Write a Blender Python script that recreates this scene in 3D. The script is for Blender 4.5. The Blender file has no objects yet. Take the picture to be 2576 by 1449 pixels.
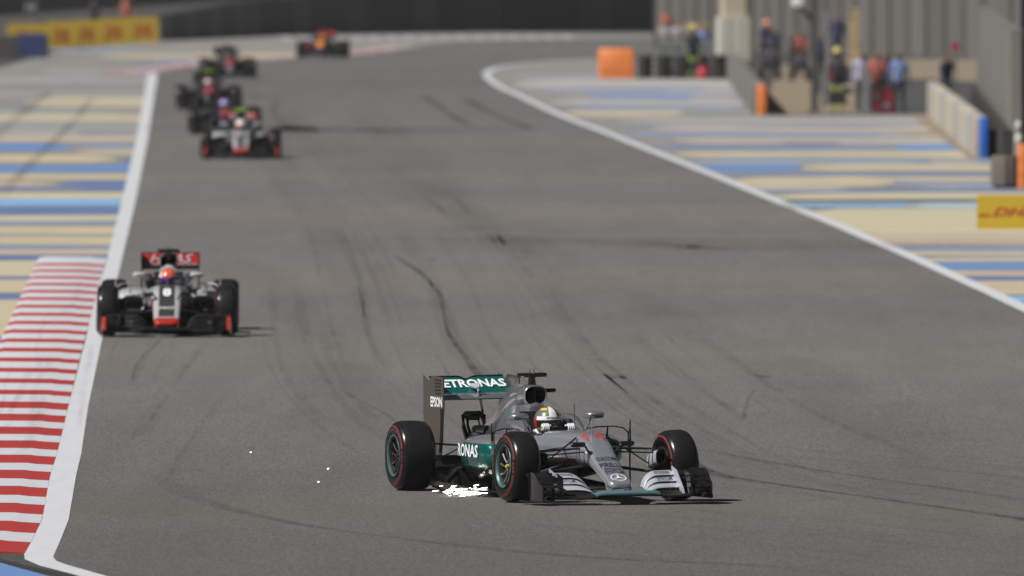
import bpy, bmesh, math, random
from mathutils import Vector, Matrix
random.seed(7)
sc = bpy.context.scene
R = math.radians
# ------------------------------------------------------------------ camera, sky, sun, exposure
CAM_H = 5.5          # metres above the track
FPX = 42933.0        # focal length in units of 1/2576 frame width (600 mm lens on 36 mm)
VH = -215.0          # image row of the horizon in the same units
cam = bpy.data.cameras.new('camera')
cam_o = bpy.data.objects.new('camera', cam)
sc.collection.objects.link(cam_o)
sc.camera = cam_o
cam.lens = 600.0
cam.sensor_width = 36.0
cam.clip_start = 1.0
cam.clip_end = 6000.0
cam.dof.use_dof = True
cam.dof.focus_distance = 160.0
cam.dof.aperture_fstop = 4.9
cam_o.location = (0, 0, CAM_H)
cam_o.rotation_euler = (R(90) - math.atan((724.5 - VH) / FPX), 0, 0)

SUN_EL, SUN_AZ = 48.0, 243.0     # azimuth: compass-like, 0 = +Y, clockwise; 243 = from the left, a little behind the camera
w = bpy.data.worlds.new('World')
sc.world = w
w.use_nodes = True
nt = w.node_tree
nt.nodes.clear()
o_ = nt.nodes.new('ShaderNodeOutputWorld')
bg = nt.nodes.new('ShaderNodeBackground')
sky = nt.nodes.new('ShaderNodeTexSky')
hs = nt.nodes.new('ShaderNodeHueSaturation')
sky.sky_type = 'NISHITA'
sky.sun_disc = False
sky.sun_elevation = R(SUN_EL)
sky.sun_rotation = R(SUN_AZ)
sky.air_density = 1.0
sky.dust_density = 1.0
hs.inputs['Saturation'].default_value = 0.35
bg.inputs['Strength'].default_value = 0.011
nt.links.new(sky.outputs[0], hs.inputs['Color'])
nt.links.new(hs.outputs[0], bg.inputs['Color'])
nt.links.new(bg.outputs[0], o_.inputs['Surface'])
sun = bpy.data.lights.new('sun', 'SUN')
sun.energy = 4.1
sun.angle = R(0.5)
sun.color = (1.0, 0.975, 0.93)
sun_o = bpy.data.objects.new('sun', sun)
sc.collection.objects.link(sun_o)
_d = Vector((math.sin(R(SUN_AZ)) * math.cos(R(SUN_EL)), math.cos(R(SUN_AZ)) * math.cos(R(SUN_EL)), math.sin(R(SUN_EL))))
sun_o.rotation_euler = (-_d).to_track_quat('-Z', 'Y').to_euler()
sun_o.location = (-20, 100, 60)
sc.view_settings.view_transform = 'Standard'
sc.view_settings.look = 'None'
sc.view_settings.gamma = 1.0
sc.view_settings.exposure = 0.38
sc.view_settings.use_curve_mapping = False
sc.cycles.use_denoising = True
sc.cycles.max_bounces = 6
sc.cycles.sample_clamp_indirect = 6.0

# ------------------------------------------------------------------ helpers
def G(u, v):
    """ground point seen at column u, row v of the photograph at 2576 px width"""
    s = (v - VH) / CAM_H
    return ((u - 1288.0) / s, FPX / s)
def S(v):
    return (v - VH) / CAM_H

def lerp(a, b, t): return a + (b - a) * t
def interp(x, pts):
    if x <= pts[0][0]: return pts[0][1:]
    for p, q in zip(pts, pts[1:]):
        if x <= q[0]:
            t = (x - p[0]) / (q[0] - p[0])
            return tuple(lerp(a, b, t) for a, b in zip(p[1:], q[1:]))
    return pts[-1][1:]
def smooth(t):
    t = max(0, min(1, t)); return t * t * (3 - 2 * t)

class MB:
    def __init__(s): s.v = []; s.f = []; s.m = []; s.sm = []
    def add(s, vs, fs, m=0, smooth=True):
        b = len(s.v); s.v += [tuple(p) for p in vs]
        for f in fs:
            s.f.append([b + i for i in f]); s.m.append(m); s.sm.append(smooth)
        return s
    def box(s, c, d, m=0, rot=None):
        x, y, z = d[0] / 2, d[1] / 2, d[2] / 2
        vs = [Vector(p) for p in [(-x,-y,-z),(x,-y,-z),(x,y,-z),(-x,y,-z),(-x,-y,z),(x,-y,z),(x,y,z),(-x,y,z)]]
        if rot: 
            M = Matrix.Rotation(rot[2],3,'Z') @ Matrix.Rotation(rot[1],3,'Y') @ Matrix.Rotation(rot[0],3,'X')
            vs = [M @ p for p in vs]
        return s.add([p + Vector(c) for p in vs], [(0,3,2,1),(4,5,6,7),(0,1,5,4),(1,2,6,5),(2,3,7,6),(3,0,4,7)], m, False)
    def loft(s, rings, m=0, cap0=True, cap1=True, closed=True, smooth=True):
        n = len(rings[0]); vs = [p for r in rings for p in r]; fs = []
        for i in range(len(rings) - 1):
            for j in range(n if closed else n - 1):
                k = (j + 1) % n
                fs.append((i*n+j, i*n+k, (i+1)*n+k, (i+1)*n+j))
        if cap0 and closed: fs.append(tuple(range(n))[::-1])
        if cap1 and closed: fs.append(tuple((len(rings)-1)*n + j for j in range(n)))
        return s.add(vs, fs, m, smooth)
    def tube(s, pts, r, n=8, m=0, flat=1.0):
        pts = [Vector(p) for p in pts]; rings = []
        for i, p in enumerate(pts):
            a = pts[max(0, i-1)]; b = pts[min(len(pts)-1, i+1)]
            t = (b - a).normalized()
            up = Vector((0,0,1)) if abs(t.z) < .95 else Vector((0,1,0))
            x = t.cross(up).normalized(); y = x.cross(t).normalized()
            rr = r[i] if isinstance(r, (list, tuple)) else r
            rings.append([p + x*math.cos(2*math.pi*k/n)*rr + y*math.sin(2*math.pi*k/n)*rr*flat for k in range(n)])
        return s.loft(rings, m)
    def plate(s, outline, axis, pos, th, m=0):
        """outline of 2D points extruded along axis (0,1,2)"""
        def P(a, b, c):
            return [(c,a,b),(a,c,b),(a,b,c)][axis]
        n = len(outline)
        vs = [P(a,b,pos-th/2) for a,b in outline] + [P(a,b,pos+th/2) for a,b in outline]
        fs = [tuple(range(n)), tuple(range(2*n-1, n-1, -1))] + [(j,(j+1)%n,n+(j+1)%n,n+j) for j in range(n)]
        return s.add(vs, fs, m, False)
    def lathe(s, prof, n=48, m=0, c=(0,0,0), mi=None):
        """profile (x, r) turned about the X axis"""
        for i in range(len(prof)-1):
            mm = mi[i] if mi else m
            (x0,r0),(x1,r1) = prof[i], prof[i+1]
            vs = []
            for k in range(n):
                a = 2*math.pi*k/n
                vs.append((c[0]+x0, c[1]+r0*math.cos(a), c[2]+r0*math.sin(a)))
                vs.append((c[0]+x1, c[1]+r1*math.cos(a), c[2]+r1*math.sin(a)))
            s.add(vs, [(2*k, 2*((k+1)%n), 2*((k+1)%n)+1, 2*k+1) for k in range(n)], mm)
        return s
    def blade(s, st, m=0, m2=None):
        """wing element: stations (x, yLE, zLE, yTE, zTE, thickness)"""
        prof = [(0,0),(.04,.55),(.25,1),(.6,.7),(1,.05),(1,-.05),(.6,.1),(.25,-.1),(.04,-.45)]
        rings = []
        for x,y0,z0,y1,z1,t in st:
            d = Vector((0,y1-y0,z1-z0)); L = d.length or 1; u = d/L; nn = Vector((0,-u.z,u.y))
            rings.append([Vector((x,y0,z0)) + u*a*L + nn*b*t for a,b in prof])
        return s.loft(rings, m)
    def mesh(s, name, weld=True, ang=40):
        me = bpy.data.meshes.new(name)
        me.from_pydata([tuple(p) for p in s.v], [], s.f)
        me.polygons.foreach_set('material_index', s.m)
        me.polygons.foreach_set('use_smooth', s.sm)
        bm = bmesh.new(); bm.from_mesh(me)
        if weld: bmesh.ops.remove_doubles(bm, verts=bm.verts, dist=1e-5)
        bmesh.ops.recalc_face_normals(bm, faces=bm.faces)
        bm.to_mesh(me); bm.free()
        try: me.set_sharp_from_angle(angle=R(ang))
        except Exception: pass
        me.update()
        return me

CACHE = {}
def part(key, name, build, mats, parent=None, loc=(0,0,0), rot=(0,0,0), ang=40):
    if key is None or key not in CACHE:
        r = build()
        me = r.mesh(name, ang=ang) if isinstance(r, MB) else r
        n = max([p.material_index for p in me.polygons] + [0]) + 1
        while len(me.materials) < n: me.materials.append(None)
        if key is not None: CACHE[key] = me
    else: me = CACHE[key]
    o = bpy.data.objects.new(name, me)
    sc.collection.objects.link(o)
    if not isinstance(mats, (list, tuple)): mats = [mats]
    for i in range(len(me.materials)):
        o.material_slots[i].link = 'OBJECT'
        o.material_slots[i].material = mats[min(i, len(mats)-1)]
    o.parent = parent; o.location = loc; o.rotation_euler = rot
    return o
def tag(o, label=None, cat=None, group=None, kind=None):
    if label: o['label'] = label
    if cat: o['category'] = cat
    if group: o['group'] = group
    if kind: o['kind'] = kind
    return o
def empty(name, loc=(0,0,0), rz=0, parent=None):
    o = bpy.data.objects.new(name, None); sc.collection.objects.link(o)
    o.empty_display_size = .1; o.location = loc; o.rotation_euler = (0,0,rz); o.parent = parent
    return o

# ------------------------------------------------------------------ materials
def node_mat(name):
    m = bpy.data.materials.new(name); m.use_nodes = True
    t = m.node_tree; b = t.nodes['Principled BSDF']
    return m, t, b
def mixc(t, fac, a, b):
    n = t.nodes.new('ShaderNodeMix'); n.data_type = 'RGBA'
    for sck, val in ((n.inputs[0], fac), (n.inputs[6], a), (n.inputs[7], b)):
        if isinstance(val, (int, float)): sck.default_value = val
        elif isinstance(val, tuple): sck.default_value = (*val[:3], 1)
        else: t.links.new(val, sck)
    return n.outputs[2]
def math_n(t, op, a, b=0.0):
    n = t.nodes.new('ShaderNodeMath'); n.operation = op
    for sck, val in ((n.inputs[0], a), (n.inputs[1], b)):
        if isinstance(val, (int, float)): sck.default_value = val
        else: t.links.new(val, sck)
    return n.outputs[0]
def noise(t, scale, detail=4, rough=.6, vec=None, sc3=None):
    n = t.nodes.new('ShaderNodeTexNoise'); n.inputs['Scale'].default_value = scale
    n.inputs['Detail'].default_value = detail; n.inputs['Roughness'].default_value = rough
    if vec is None:
        tc = t.nodes.new('ShaderNodeTexCoord'); vec = tc.outputs['Object']
    if sc3:
        mp = t.nodes.new('ShaderNodeMapping'); mp.inputs['Scale'].default_value = sc3
        t.links.new(vec, mp.inputs['Vector']); vec = mp.outputs[0]
    t.links.new(vec, n.inputs['Vector'])
    return n.outputs['Fac']
def ramp(t, fac, a, b):
    n = t.nodes.new('ShaderNodeMapRange'); n.inputs[1].default_value = a; n.inputs[2].default_value = b
    t.links.new(fac, n.inputs[0]); return n.outputs[0]
def mat(name, col, rough=.5, metal=0.0, var=.12, nscale=6.0, coat=0.0, rules=None, nz=(1,1,1), emit=0, bump=0):
    m, t, b = node_mat(name)
    f = noise(t, nscale, sc3=nz)
    base = mixc(t, 1.0, col, col)
    if rules:
        tc = t.nodes.new('ShaderNodeTexCoord'); sp = t.nodes.new('ShaderNodeSeparateXYZ')
        t.links.new(tc.outputs['Object'], sp.inputs[0])
        ax = {'X': sp.outputs[0], 'Y': sp.outputs[1], 'Z': sp.outputs[2]}
        ax['A'] = math_n(t, 'ABSOLUTE', sp.outputs[0])
        for c2, conds in rules:
            mask = None
            for a, op, val in conds:
                q = math_n(t, 'LESS_THAN' if op == '<' else 'GREATER_THAN', ax[a], val)
                mask = q if mask is None else math_n(t, 'MULTIPLY', mask, q)
            base = mixc(t, mask, base, c2)
    dark = mixc(t, 1.0, base, (0, 0, 0)); 
    out = mixc(t, math_n(t, 'MULTIPLY', f, var), base, (0.02, 0.02, 0.02))
    t.links.new(out, b.inputs['Base Color'])
    b.inputs['Roughness'].default_value = rough
    b.inputs['Metallic'].default_value = metal
    b.inputs['Coat Weight'].default_value = coat
    b.inputs['Coat Roughness'].default_value = .06
    if emit:
        b.inputs['Emission Color'].default_value = (*col, 1); b.inputs['Emission Strength'].default_value = emit
    if bump:
        bn = t.nodes.new('ShaderNodeBump'); bn.inputs['Strength'].default_value = bump
        bn.inputs['Distance'].default_value = .01
        t.links.new(f, bn.inputs['Height']); t.links.new(bn.outputs[0], b.inputs['Normal'])
    return m

def asphalt_mat(name, c0, c1, near_far_tone=False):
    m, t, b = node_mat(name)
    big = noise(t, .12, 5, .65, sc3=(1, .12, 1))
    mid = noise(t, .9, 5, .7, sc3=(1, .10, 1))
    strk = noise(t, 1.1, 3, .6, sc3=(1, .012, 1))
    fin = noise(t, 34, 3, .8, sc3=(1, .11, 1))
    wide = noise(t, .035, 3, .6, sc3=(.12, 1, 1))
    f = math_n(t, 'ADD', math_n(t, 'MULTIPLY', ramp(t, big, .3, .7), .30), math_n(t, 'MULTIPLY', ramp(t, mid, .32, .68), .36))
    f = math_n(t, 'ADD', f, math_n(t, 'MULTIPLY', ramp(t, strk, .3, .7), .22))
    f = math_n(t, 'ADD', f, math_n(t, 'MULTIPLY', ramp(t, wide, .3, .7), .26))
    col = mixc(t, f, c0, c1)
    spk = math_n(t, 'MULTIPLY', ramp(t, fin, .25, .75), 1.0)
    lo = mixc(t, 1.0, col, (c0[0]*.55, c0[1]*.55, c0[2]*.55))
    col2 = mixc(t, math_n(t, 'MULTIPLY', math_n(t, 'SUBTRACT', 1.0, spk), .9), col, (c0[0]*.35, c0[1]*.35, c0[2]*.35))
    tint = noise(t, .03, 2, .5, sc3=(.15, 1, 1))
    col3 = mixc(t, math_n(t, 'MULTIPLY', ramp(t, tint, .5, .72), .22), col2, (c1[0]*1.1, c1[1]*.82, c1[2]*.76))
    if near_far_tone:  # darker towards the near and the far stretch of the sheet
        tc = t.nodes.new('ShaderNodeTexCoord'); sp = t.nodes.new('ShaderNodeSeparateXYZ'); t.links.new(tc.outputs['Object'], sp.inputs[0])
        wob = math_n(t, 'ADD', sp.outputs[1], math_n(t, 'MULTIPLY', noise(t, .15, 4, .6), 30.0))
        a1 = math_n(t, 'MULTIPLY', math_n(t, 'SUBTRACT', 1.0, ramp(t, wob, 158, 215)), .42)
        a2 = math_n(t, 'MULTIPLY', ramp(t, wob, 400, 560), .22)
        col3 = mixc(t, math_n(t, 'ADD', a1, a2), col3, (c0[0]*.42, c0[1]*.42, c0[2]*.42))
    t.links.new(col3, b.inputs['Base Color'])
    b.inputs['Roughness'].default_value = .85
    b.inputs['Specular IOR Level'].default_value = .25
    bn = t.nodes.new('ShaderNodeBump'); bn.inputs['Strength'].default_value = .25; bn.inputs['Distance'].default_value = .004
    t.links.new(fin, bn.inputs['Height']); t.links.new(bn.outputs[0], b.inputs['Normal'])
    return m

M = {}
M['asphalt'] = asphalt_mat('track_asphalt', (.138,.136,.132), (.250,.246,.238), True)
M['dark_asphalt'] = asphalt_mat('outer_asphalt', (.065,.064,.062), (.10,.098,.094))
M['service'] = asphalt_mat('service_asphalt', (.08,.08,.082), (.11,.11,.112))
M['sand'] = mat('sand', (.27,.21,.145), .9, var=.35, nscale=.6, nz=(1,.2,1))
M['runoff'] = asphalt_mat('runoff_asphalt', (.27,.267,.26), (.37,.362,.345))
M['white_line'] = mat('white_line_paint', (.63,.645,.685), .6, var=.2, nscale=1.5, nz=(3,.3,1))
M['kerb_white'] = mat('kerb_white_paint', (.60,.62,.67), .6, var=.16, nscale=2.5, nz=(2,.5,1))
M['kerb_red'] = mat('kerb_red_paint', (.42,.032,.030), .6, var=.16, nscale=2.5, nz=(2,.5,1))
def stripe_mat(name, c):
    m, t, b = node_mat(name)
    a = noise(t, .5, 5, .7, sc3=(.5, .2, 1)); s2 = noise(t, .35, 3, .6, sc3=(1.2, .05, 1))
    f = math_n(t, 'ADD', math_n(t, 'MULTIPLY', ramp(t, a, .35, .8), .22), math_n(t, 'MULTIPLY', ramp(t, s2, .5, .8), .25))
    t.links.new(mixc(t, f, c, (.22,.22,.22)), b.inputs['Base Color'])
    b.inputs['Roughness'].default_value = .8; b.inputs['Specular IOR Level'].default_value = .2
    return m
SC = {'c': (0.482,0.413,0.288), 'y': (0.490,0.447,0.318), 't': (0.430,0.361,0.275), 'p': (0.456,0.378,0.292), 'g': (0.275,0.284,0.292), 'l': (0.378,0.370,0.361),
      'b': (0.112,0.224,0.473), 'L': (0.206,0.370,0.602), 'n': (0.112,0.163,0.327), 'N': (0.172,0.206,0.310), 'w': (0.215,0.258,0.361), 'd': (0.069,0.077,0.086), 'B': (0.387,0.499,0.619)}
for k, c in SC.items(): M['s_'+k] = stripe_mat('runoff_paint_' + {'c':'cream','y':'pale_yellow','t':'tan','p':'peach','g':'grey','l':'light_grey','b':'blue','L':'light_blue','n':'navy','N':'slate','w':'blue_grey','d':'dark','B':'pale_blue'}[k], c)
def skid_mat(name, k, c=(.035,.035,.036)):
    m, t, b = node_mat(name)
    f = noise(t, 2.2, 5, .8, sc3=(3, .15, 1)); g = noise(t, .12, 3, .6)
    b.inputs['Base Color'].default_value = (*c,1); b.inputs['Roughness'].default_value = .7
    tr = t.nodes.new('ShaderNodeBsdfTransparent'); mx = t.nodes.new('ShaderNodeMixShader')
    tc = t.nodes.new('ShaderNodeTexCoord'); sp = t.nodes.new('ShaderNodeSeparateXYZ')
    t.links.new(tc.outputs['UV'], sp.inputs[0])
    e = math_n(t, 'MULTIPLY', sp.outputs[0], math_n(t, 'SUBTRACT', 1.0, sp.outputs[0]))
    e = math_n(t, 'MINIMUM', math_n(t, 'MULTIPLY', e, 6.0), 1.0)
    e2 = math_n(t, 'MULTIPLY', sp.outputs[1], math_n(t, 'SUBTRACT', 1.0, sp.outputs[1]))
    e2 = math_n(t, 'MINIMUM', math_n(t, 'MULTIPLY', e2, 8.0), 1.0)
    a = math_n(t, 'MULTIPLY', math_n(t, 'MULTIPLY', e, e2), math_n(t, 'MULTIPLY', ramp(t, f, .25, .65), ramp(t, g, .2, .6)))
    a = math_n(t, 'MULTIPLY', a, k)
    t.links.new(a, mx.inputs[0]); t.links.new(tr.outputs[0], mx.inputs[1]); t.links.new(b.outputs[0], mx.inputs[2])
    t.links.new(mx.outputs[0], t.nodes['Material Output'].inputs['Surface'])
    return m
M['skid'] = skid_mat('rubber_skid', .70)
M['skid2'] = skid_mat('rubber_skid_faint', .32)
M['skid3'] = skid_mat('rubber_film', .13)
M['skid5'] = skid_mat('broad_rubber_film', .10)
M['band_red'] = skid_mat('reddish_band', .15, (.16,.07,.06))  # faint reddish band across the track
M['band_pale'] = skid_mat('pale_band', .45, (.26,.28,.27))  # faint pale greenish band across the track
M['concrete'] = mat('wall_concrete', (.22,.21,.195), .85, var=.35, nscale=1.2)
M['concrete_dark'] = mat('wall_concrete_dark', (.075,.072,.068), .85, var=.3, nscale=1.2)
M['barrier_dark'] = mat('dark_belting', (.045,.046,.058), .6, var=.5, nscale=1.5)
M['barrier_dark2'] = mat('dark_belting_worn', (.055,.056,.066), .6, var=.5, nscale=1.2)
M['tyre_stack'] = mat('stacked_tyre_rubber', (.05,.047,.043), .7, var=.5, nscale=5)
M['orange'] = mat('orange_foam', (.78,.22,.045), .55, var=.2, nscale=3)
M['yellow'] = mat('board_yellow', (.62,.43,.03), .5, var=.14, nscale=1.5)
M['board_red'] = mat('board_red_print', (.50,.06,.02), .5, var=.2)
M['blue_wrap'] = mat('dark_blue_foam', (.03,.05,.16), .5, var=.25)
M['blue_cap'] = mat('blue_foam', (.02,.13,.52), .5, var=.2)
M['cream_pad'] = mat('cream_padding', (.56,.54,.48), .6, var=.15, nscale=2)
M['cream_top'] = mat('cream_column_paint', (.50,.44,.33), .6, var=.15)
M['tan_pad'] = mat('tan_padding', (.48,.36,.20), .6, var=.15)
M['grey_steel'] = mat('grey_steel', (.11,.115,.12), .5, .3, var=.3)
M['pale_steel'] = mat('pale_steel', (.30,.31,.31), .5, .2, var=.3)
M['fence_a'] = mat('fence_panel_grey', (0.145,0.138,0.129), .8, var=.5, nscale=.8, nz=(1,1,.2))
M['fence_b'] = mat('fence_panel_brown_grey', (0.128,0.119,0.109), .8, var=.5, nscale=.8, nz=(1,1,.2))
M['fence_c'] = mat('fence_panel_pale', (0.163,0.156,0.145), .8, var=.5, nscale=.8, nz=(1,1,.2))
M['white_plastic'] = mat('white_plastic', (.72,.73,.75), .4, var=.08)
M['black_gloss'] = mat('black_carbon_gloss', (.007,.007,.008), .16, var=.3, coat=.6)
M['carbon'] = mat('black_carbon', (.009,.009,.010), .42, var=.4, nscale=40)
M['rubber'] = mat('tyre_rubber', (.008,.008,.009), .6, var=.4, nscale=18)
M['rubber_side'] = mat('tyre_sidewall_rubber', (.007,.007,.007), .24, var=.3, nscale=20)
M['tyre_red'] = mat('tyre_red_marking', (.19,.012,.02), .5, var=.55, nscale=14)
M['teal'] = mat('teal_paint', (.0,.15,.135), .3, .35, var=.1, coat=.6)
M['teal_pale'] = mat('pale_teal_paint', (.10,.22,.26), .35, .2, var=.1, coat=.3)
M['rim_ring'] = mat('muted_teal_rim', (.06,.14,.14), .4, .2, var=.2)
M['rim_dark'] = mat('dark_magnesium', (.10,.095,.085), .38, .8, var=.3, nscale=20)
M['rim_pale'] = mat('bright_spoke_metal', (.45,.44,.42), .3, .9, var=.2, nscale=20)
M['hub_yellow'] = mat('hub_nut_yellow', (.35,.38,.05), .4, var=.1)
SIL = (.50,.51,.54)
M['silver'] = mat('silver_paint', SIL, .3, .8, var=.06, coat=.5)
M['silver_flat'] = mat('silver_flap_paint', (.47,.49,.55), .38, .25, var=.08, coat=.2)
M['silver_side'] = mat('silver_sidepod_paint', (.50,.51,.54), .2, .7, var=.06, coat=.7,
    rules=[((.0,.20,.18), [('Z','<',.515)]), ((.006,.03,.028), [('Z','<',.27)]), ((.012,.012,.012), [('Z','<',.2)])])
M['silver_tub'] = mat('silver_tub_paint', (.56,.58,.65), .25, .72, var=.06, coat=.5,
    rules=[((.0,.22,.2), [('Z','<',.43),('Y','>',.75)]), ((.10,.055,.05), [('Z','<',.40),('Y','>',.15)]), ((.03,.028,.026), [('Z','<',.335),('Y','>',.3)])])  # low reddish-brown band is a reflection put into the paint
M['silver_cover'] = mat('silver_cover_paint', (.48,.49,.53), .2, .8, var=.06, coat=.8)
M['letter_white'] = mat('white_lettering', (.80,.82,.86), .5, var=.05)
M['letter_dark'] = mat('dark_lettering', (.015,.015,.05), .5, var=.05)
M['letter_red'] = mat('red_number', (.55,.035,.02), .5, var=.05)
M['letter_silver'] = mat('silver_emblem', (.86,.87,.90), .4, .1, var=.05)
M['brown_endplate'] = mat('endplate_warm_reflection', (.075,.062,.045), .4, .3, var=.3, nscale=3, coat=.25)  # brown base colour holds the warm reflection of a gloss black plate

for n_, v_ in (('rubber',.16),('carbon',.25),('rubber_side',.4),('barrier_dark',.2),('tyre_stack',.2)):
    M[n_].node_tree.nodes['Principled BSDF'].inputs['Specular IOR Level'].default_value = v_

# ------------------------------------------------------------------ lettering
def text_geo(s, bold=.015, italic=0):
    key = ('txt', s, bold, italic)
    if key in CACHE: return CACHE[key]
    cu = bpy.data.curves.new('lettering', 'FONT'); cu.body = s; cu.size = 1; cu.offset = bold; cu.resolution_u = 2
    cu.fill_mode = 'FRONT'
    o = bpy.data.objects.new('lettering', cu); sc.collection.objects.link(o)
    dg = bpy.context.evaluated_depsgraph_get()
    me = bpy.data.meshes.new_from_object(o.evaluated_get(dg))
    vs = [(v.co.x + italic*v.co.y, v.co.y) for v in me.vertices]; fs = [tuple(p.vertices) for p in me.polygons]
    sc.collection.objects.unlink(o); bpy.data.objects.remove(o); bpy.data.meshes.remove(me); bpy.data.curves.remove(cu)
    xs = [v[0] for v in vs]; ys = [v[1] for v in vs]
    x0, x1, y0, y1 = min(xs), max(xs), min(ys), max(ys)
    vs = [((x-x0)/(x1-x0), (y-y0)/(y1-y0)) for x, y in vs]     # normalised to the unit square
    CACHE[key] = (vs, fs)
    return CACHE[key]
def letters(s, fn, bold=.015, italic=0):
    """fn maps the unit square to 3D"""
    vs, fs = text_geo(s, bold, italic)
    b = MB(); b.add([fn(x, y) for x, y in vs], fs, 0, False)
    return b
def sheet(name, poly, z, m, parent=None, key=None):
    b = MB(); b.add([(x, y, z) for x, y in poly], [tuple(range(len(poly)))], 0, False)
    bm_me = b.mesh(name, weld=False)
    if bm_me.polygons and bm_me.polygons[0].normal.z < 0: bm_me.flip_normals()
    o = part(None, name, lambda: bm_me, m, parent)
    return o
def ribbon(name, pts, width, z, m, parent=None):
    """flat strip along ground points (x, y), with UV across and along"""
    P = [Vector((x, y, 0)) for x, y in pts]
    Q = []
    for i in range(len(P)-1):                       # Catmull-Rom
        p0, p1, p2, p3 = P[max(0,i-1)], P[i], P[i+1], P[min(len(P)-1,i+2)]
        for k in range(6):
            t = k/6
            Q.append(.5*((2*p1)+(-p0+p2)*t+(2*p0-5*p1+4*p2-p3)*t*t+(-p0+3*p1-3*p2+p3)*t**3))
    Q.append(P[-1])
    vs = []; n = len(Q)
    for i, q in enumerate(Q):
        t = (Q[min(n-1,i+1)] - Q[max(0,i-1)]).normalized(); s_ = Vector((t.y, -t.x, 0))
        wd = width(i/(n-1)) if callable(width) else width
        vs += [q + s_*wd/2 + Vector((0,0,z)), q - s_*wd/2 + Vector((0,0,z))]
    me = bpy.data.meshes.new(name)
    me.from_pydata(vs, [], [(2*i, 2*i+1, 2*i+3, 2*i+2) for i in range(n-1)])
    uv = me.uv_layers.new(name='UVMap')
    for p in me.polygons:
        for li, vi in zip(p.loop_indices, p.vertices):
            uv.data[li].uv = (vi % 2, (vi//2)/(n-1))
    if me.polygons[0].normal.z < 0: me.flip_normals()
    return part(None, name, lambda: me, m, parent)

# ------------------------------------------------------------------ ground, track, run-off
g = sheet('ground', [(-1500,-200),(1500,-200),(1500,3500),(-1500,3500)], 0, M['dark_asphalt'])
tag(g, kind='structure')
LINE = [(383,185),(357,355),(323,511),(289,651)]   # centre of the left white line, far part
L_in = [(397,183),(371,355),(340,511),(307,651),(272,800),(258,849),(221,1027),(204,1144),(191,1199),(172,1311),(150,1366),(133,1405),(141,1415),(165,1424),(253,1449),(340,1475),(520,1530),(900,1650)]
L_out = [(372,186),(342,355),(305,511),(270,651),(235,760),(217,849),(171,1027),(143,1144),(125,1199),(105,1311),(78,1366),(60,1398),(62,1411),(100,1427),(185,1449),(270,1475),(450,1530),(830,1650)]
R_line = [(1222,190),(1236,204),(1262,221),(1300,238),(1350,262),(1415,292),(1520,332),(1620,372),(1720,411),(1830,455),(1960,508),(2093,561),(2176,597),(2287,644),(2400,695),(2500,740),(2576,776),(2700,832),(3000,970),(3600,1260)]
R_top = [(1222,188),(1232,178),(1262,169),(1330,160),(1440,152),(1600,144),(1800,134),(2300,110)]
L_top = [(397,184),(450,173),(560,158),(700,149),(830,143),(960,132),(1040,120),(1085,110),(1150,104),(1400,99),(1800,92),(2300,84)]
track_poly = [G(*p) for p in L_in] + [(0, 95), (45, 95)] + [G(*p) for p in reversed(R_line)] + [G(*p) for p in R_top[1:]] + [G(*p) for p in reversed(L_top[1:])]
track = sheet('race_track', track_poly, .008, M['asphalt']); tag(track, kind='structure')

left_poly = [(-60,90),(-4,90),(2,600),(-2,700),G(1240,150),G(1500,104),G(1800,100),G(1850,86),G(1200,82),G(800,86),G(395,104),G(250,116),G(110,138),G(0,170),G(-200,205),(-60,520)]
ro_l = sheet('runoff_area', left_poly, .002, M['runoff']); tag(ro_l, kind='structure')
right_poly = [(-3,620),G(1150,180),G(1200,150),G(1330,145),G(1440,138),G(1600,130),G(1660,130),G(1660,198),G(1838,198),G(1908,291),G(2325,287),G(2470,401),G(2500,401),G(2500,478),(30,330),(30,150),(5,260)]
ro_r = sheet('runoff_area', right_poly, .003, M['runoff']); tag(ro_r, kind='structure')
def stripes(parent, lst, z=.004):
    rq = random.Random(5)
    rng = [(182,340,-400,700,16)] if parent is ro_l else [(292,480,1560,2560,30),(205,288,1290,1860,12)]
    for a0, a1, ua, ub_, cnt in rng:
        for _ in range(cnt):
            v = rq.uniform(a0, a1); u = rq.uniform(ua, ub_); lst = lst + [(v, v + rq.uniform(2, 5), rq.choice('gwtlNcl'), u, u + rq.uniform(200, 800))]
            if parent is ro_r: lst[-1] = lst[-1][:4] + (min(lst[-1][4], 1860 if v < 290 else 2330 + (v-290)*1.2),)
    lst = [q for q in lst if q[4] > q[3] + 20]
    for si, (v0, v1, c, u0, u1) in enumerate(lst):
        n = 14; top = []; bot = []
        ph = random.uniform(0, 6.3); am = min(.10*(v1-v0), 1.2)
        for i in range(n+1):
            t = i/n; u = lerp(u0, u1, t)
            e0 = min(1, t/.12) if u0 > 10 and u0 != 900 and parent is ro_l else (min(1, t/.15) if parent is ro_r and u0 > 1240 else 1)
            e1 = min(1, (1-t)/.15) if (parent is ro_l and u1 < 380) or (parent is ro_r and u1 < 2576) else 1
            e = .25 + .75*math.sqrt(max(0, min(e0, e1)))
            wv = am*math.sin(ph + t*5)
            mid = (v0+v1)/2 + wv
            top.append(G(u, mid - (v1-v0)/2*e)); bot.append(G(u, mid + (v1-v0)/2*e))
        sheet('painted_stripe', top + bot[::-1], z + .0005*(si % 4) + (.00025 if v1-v0 < 5.01 else 0), M['s_'+c], parent)
EL, ER = -400, 700
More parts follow.
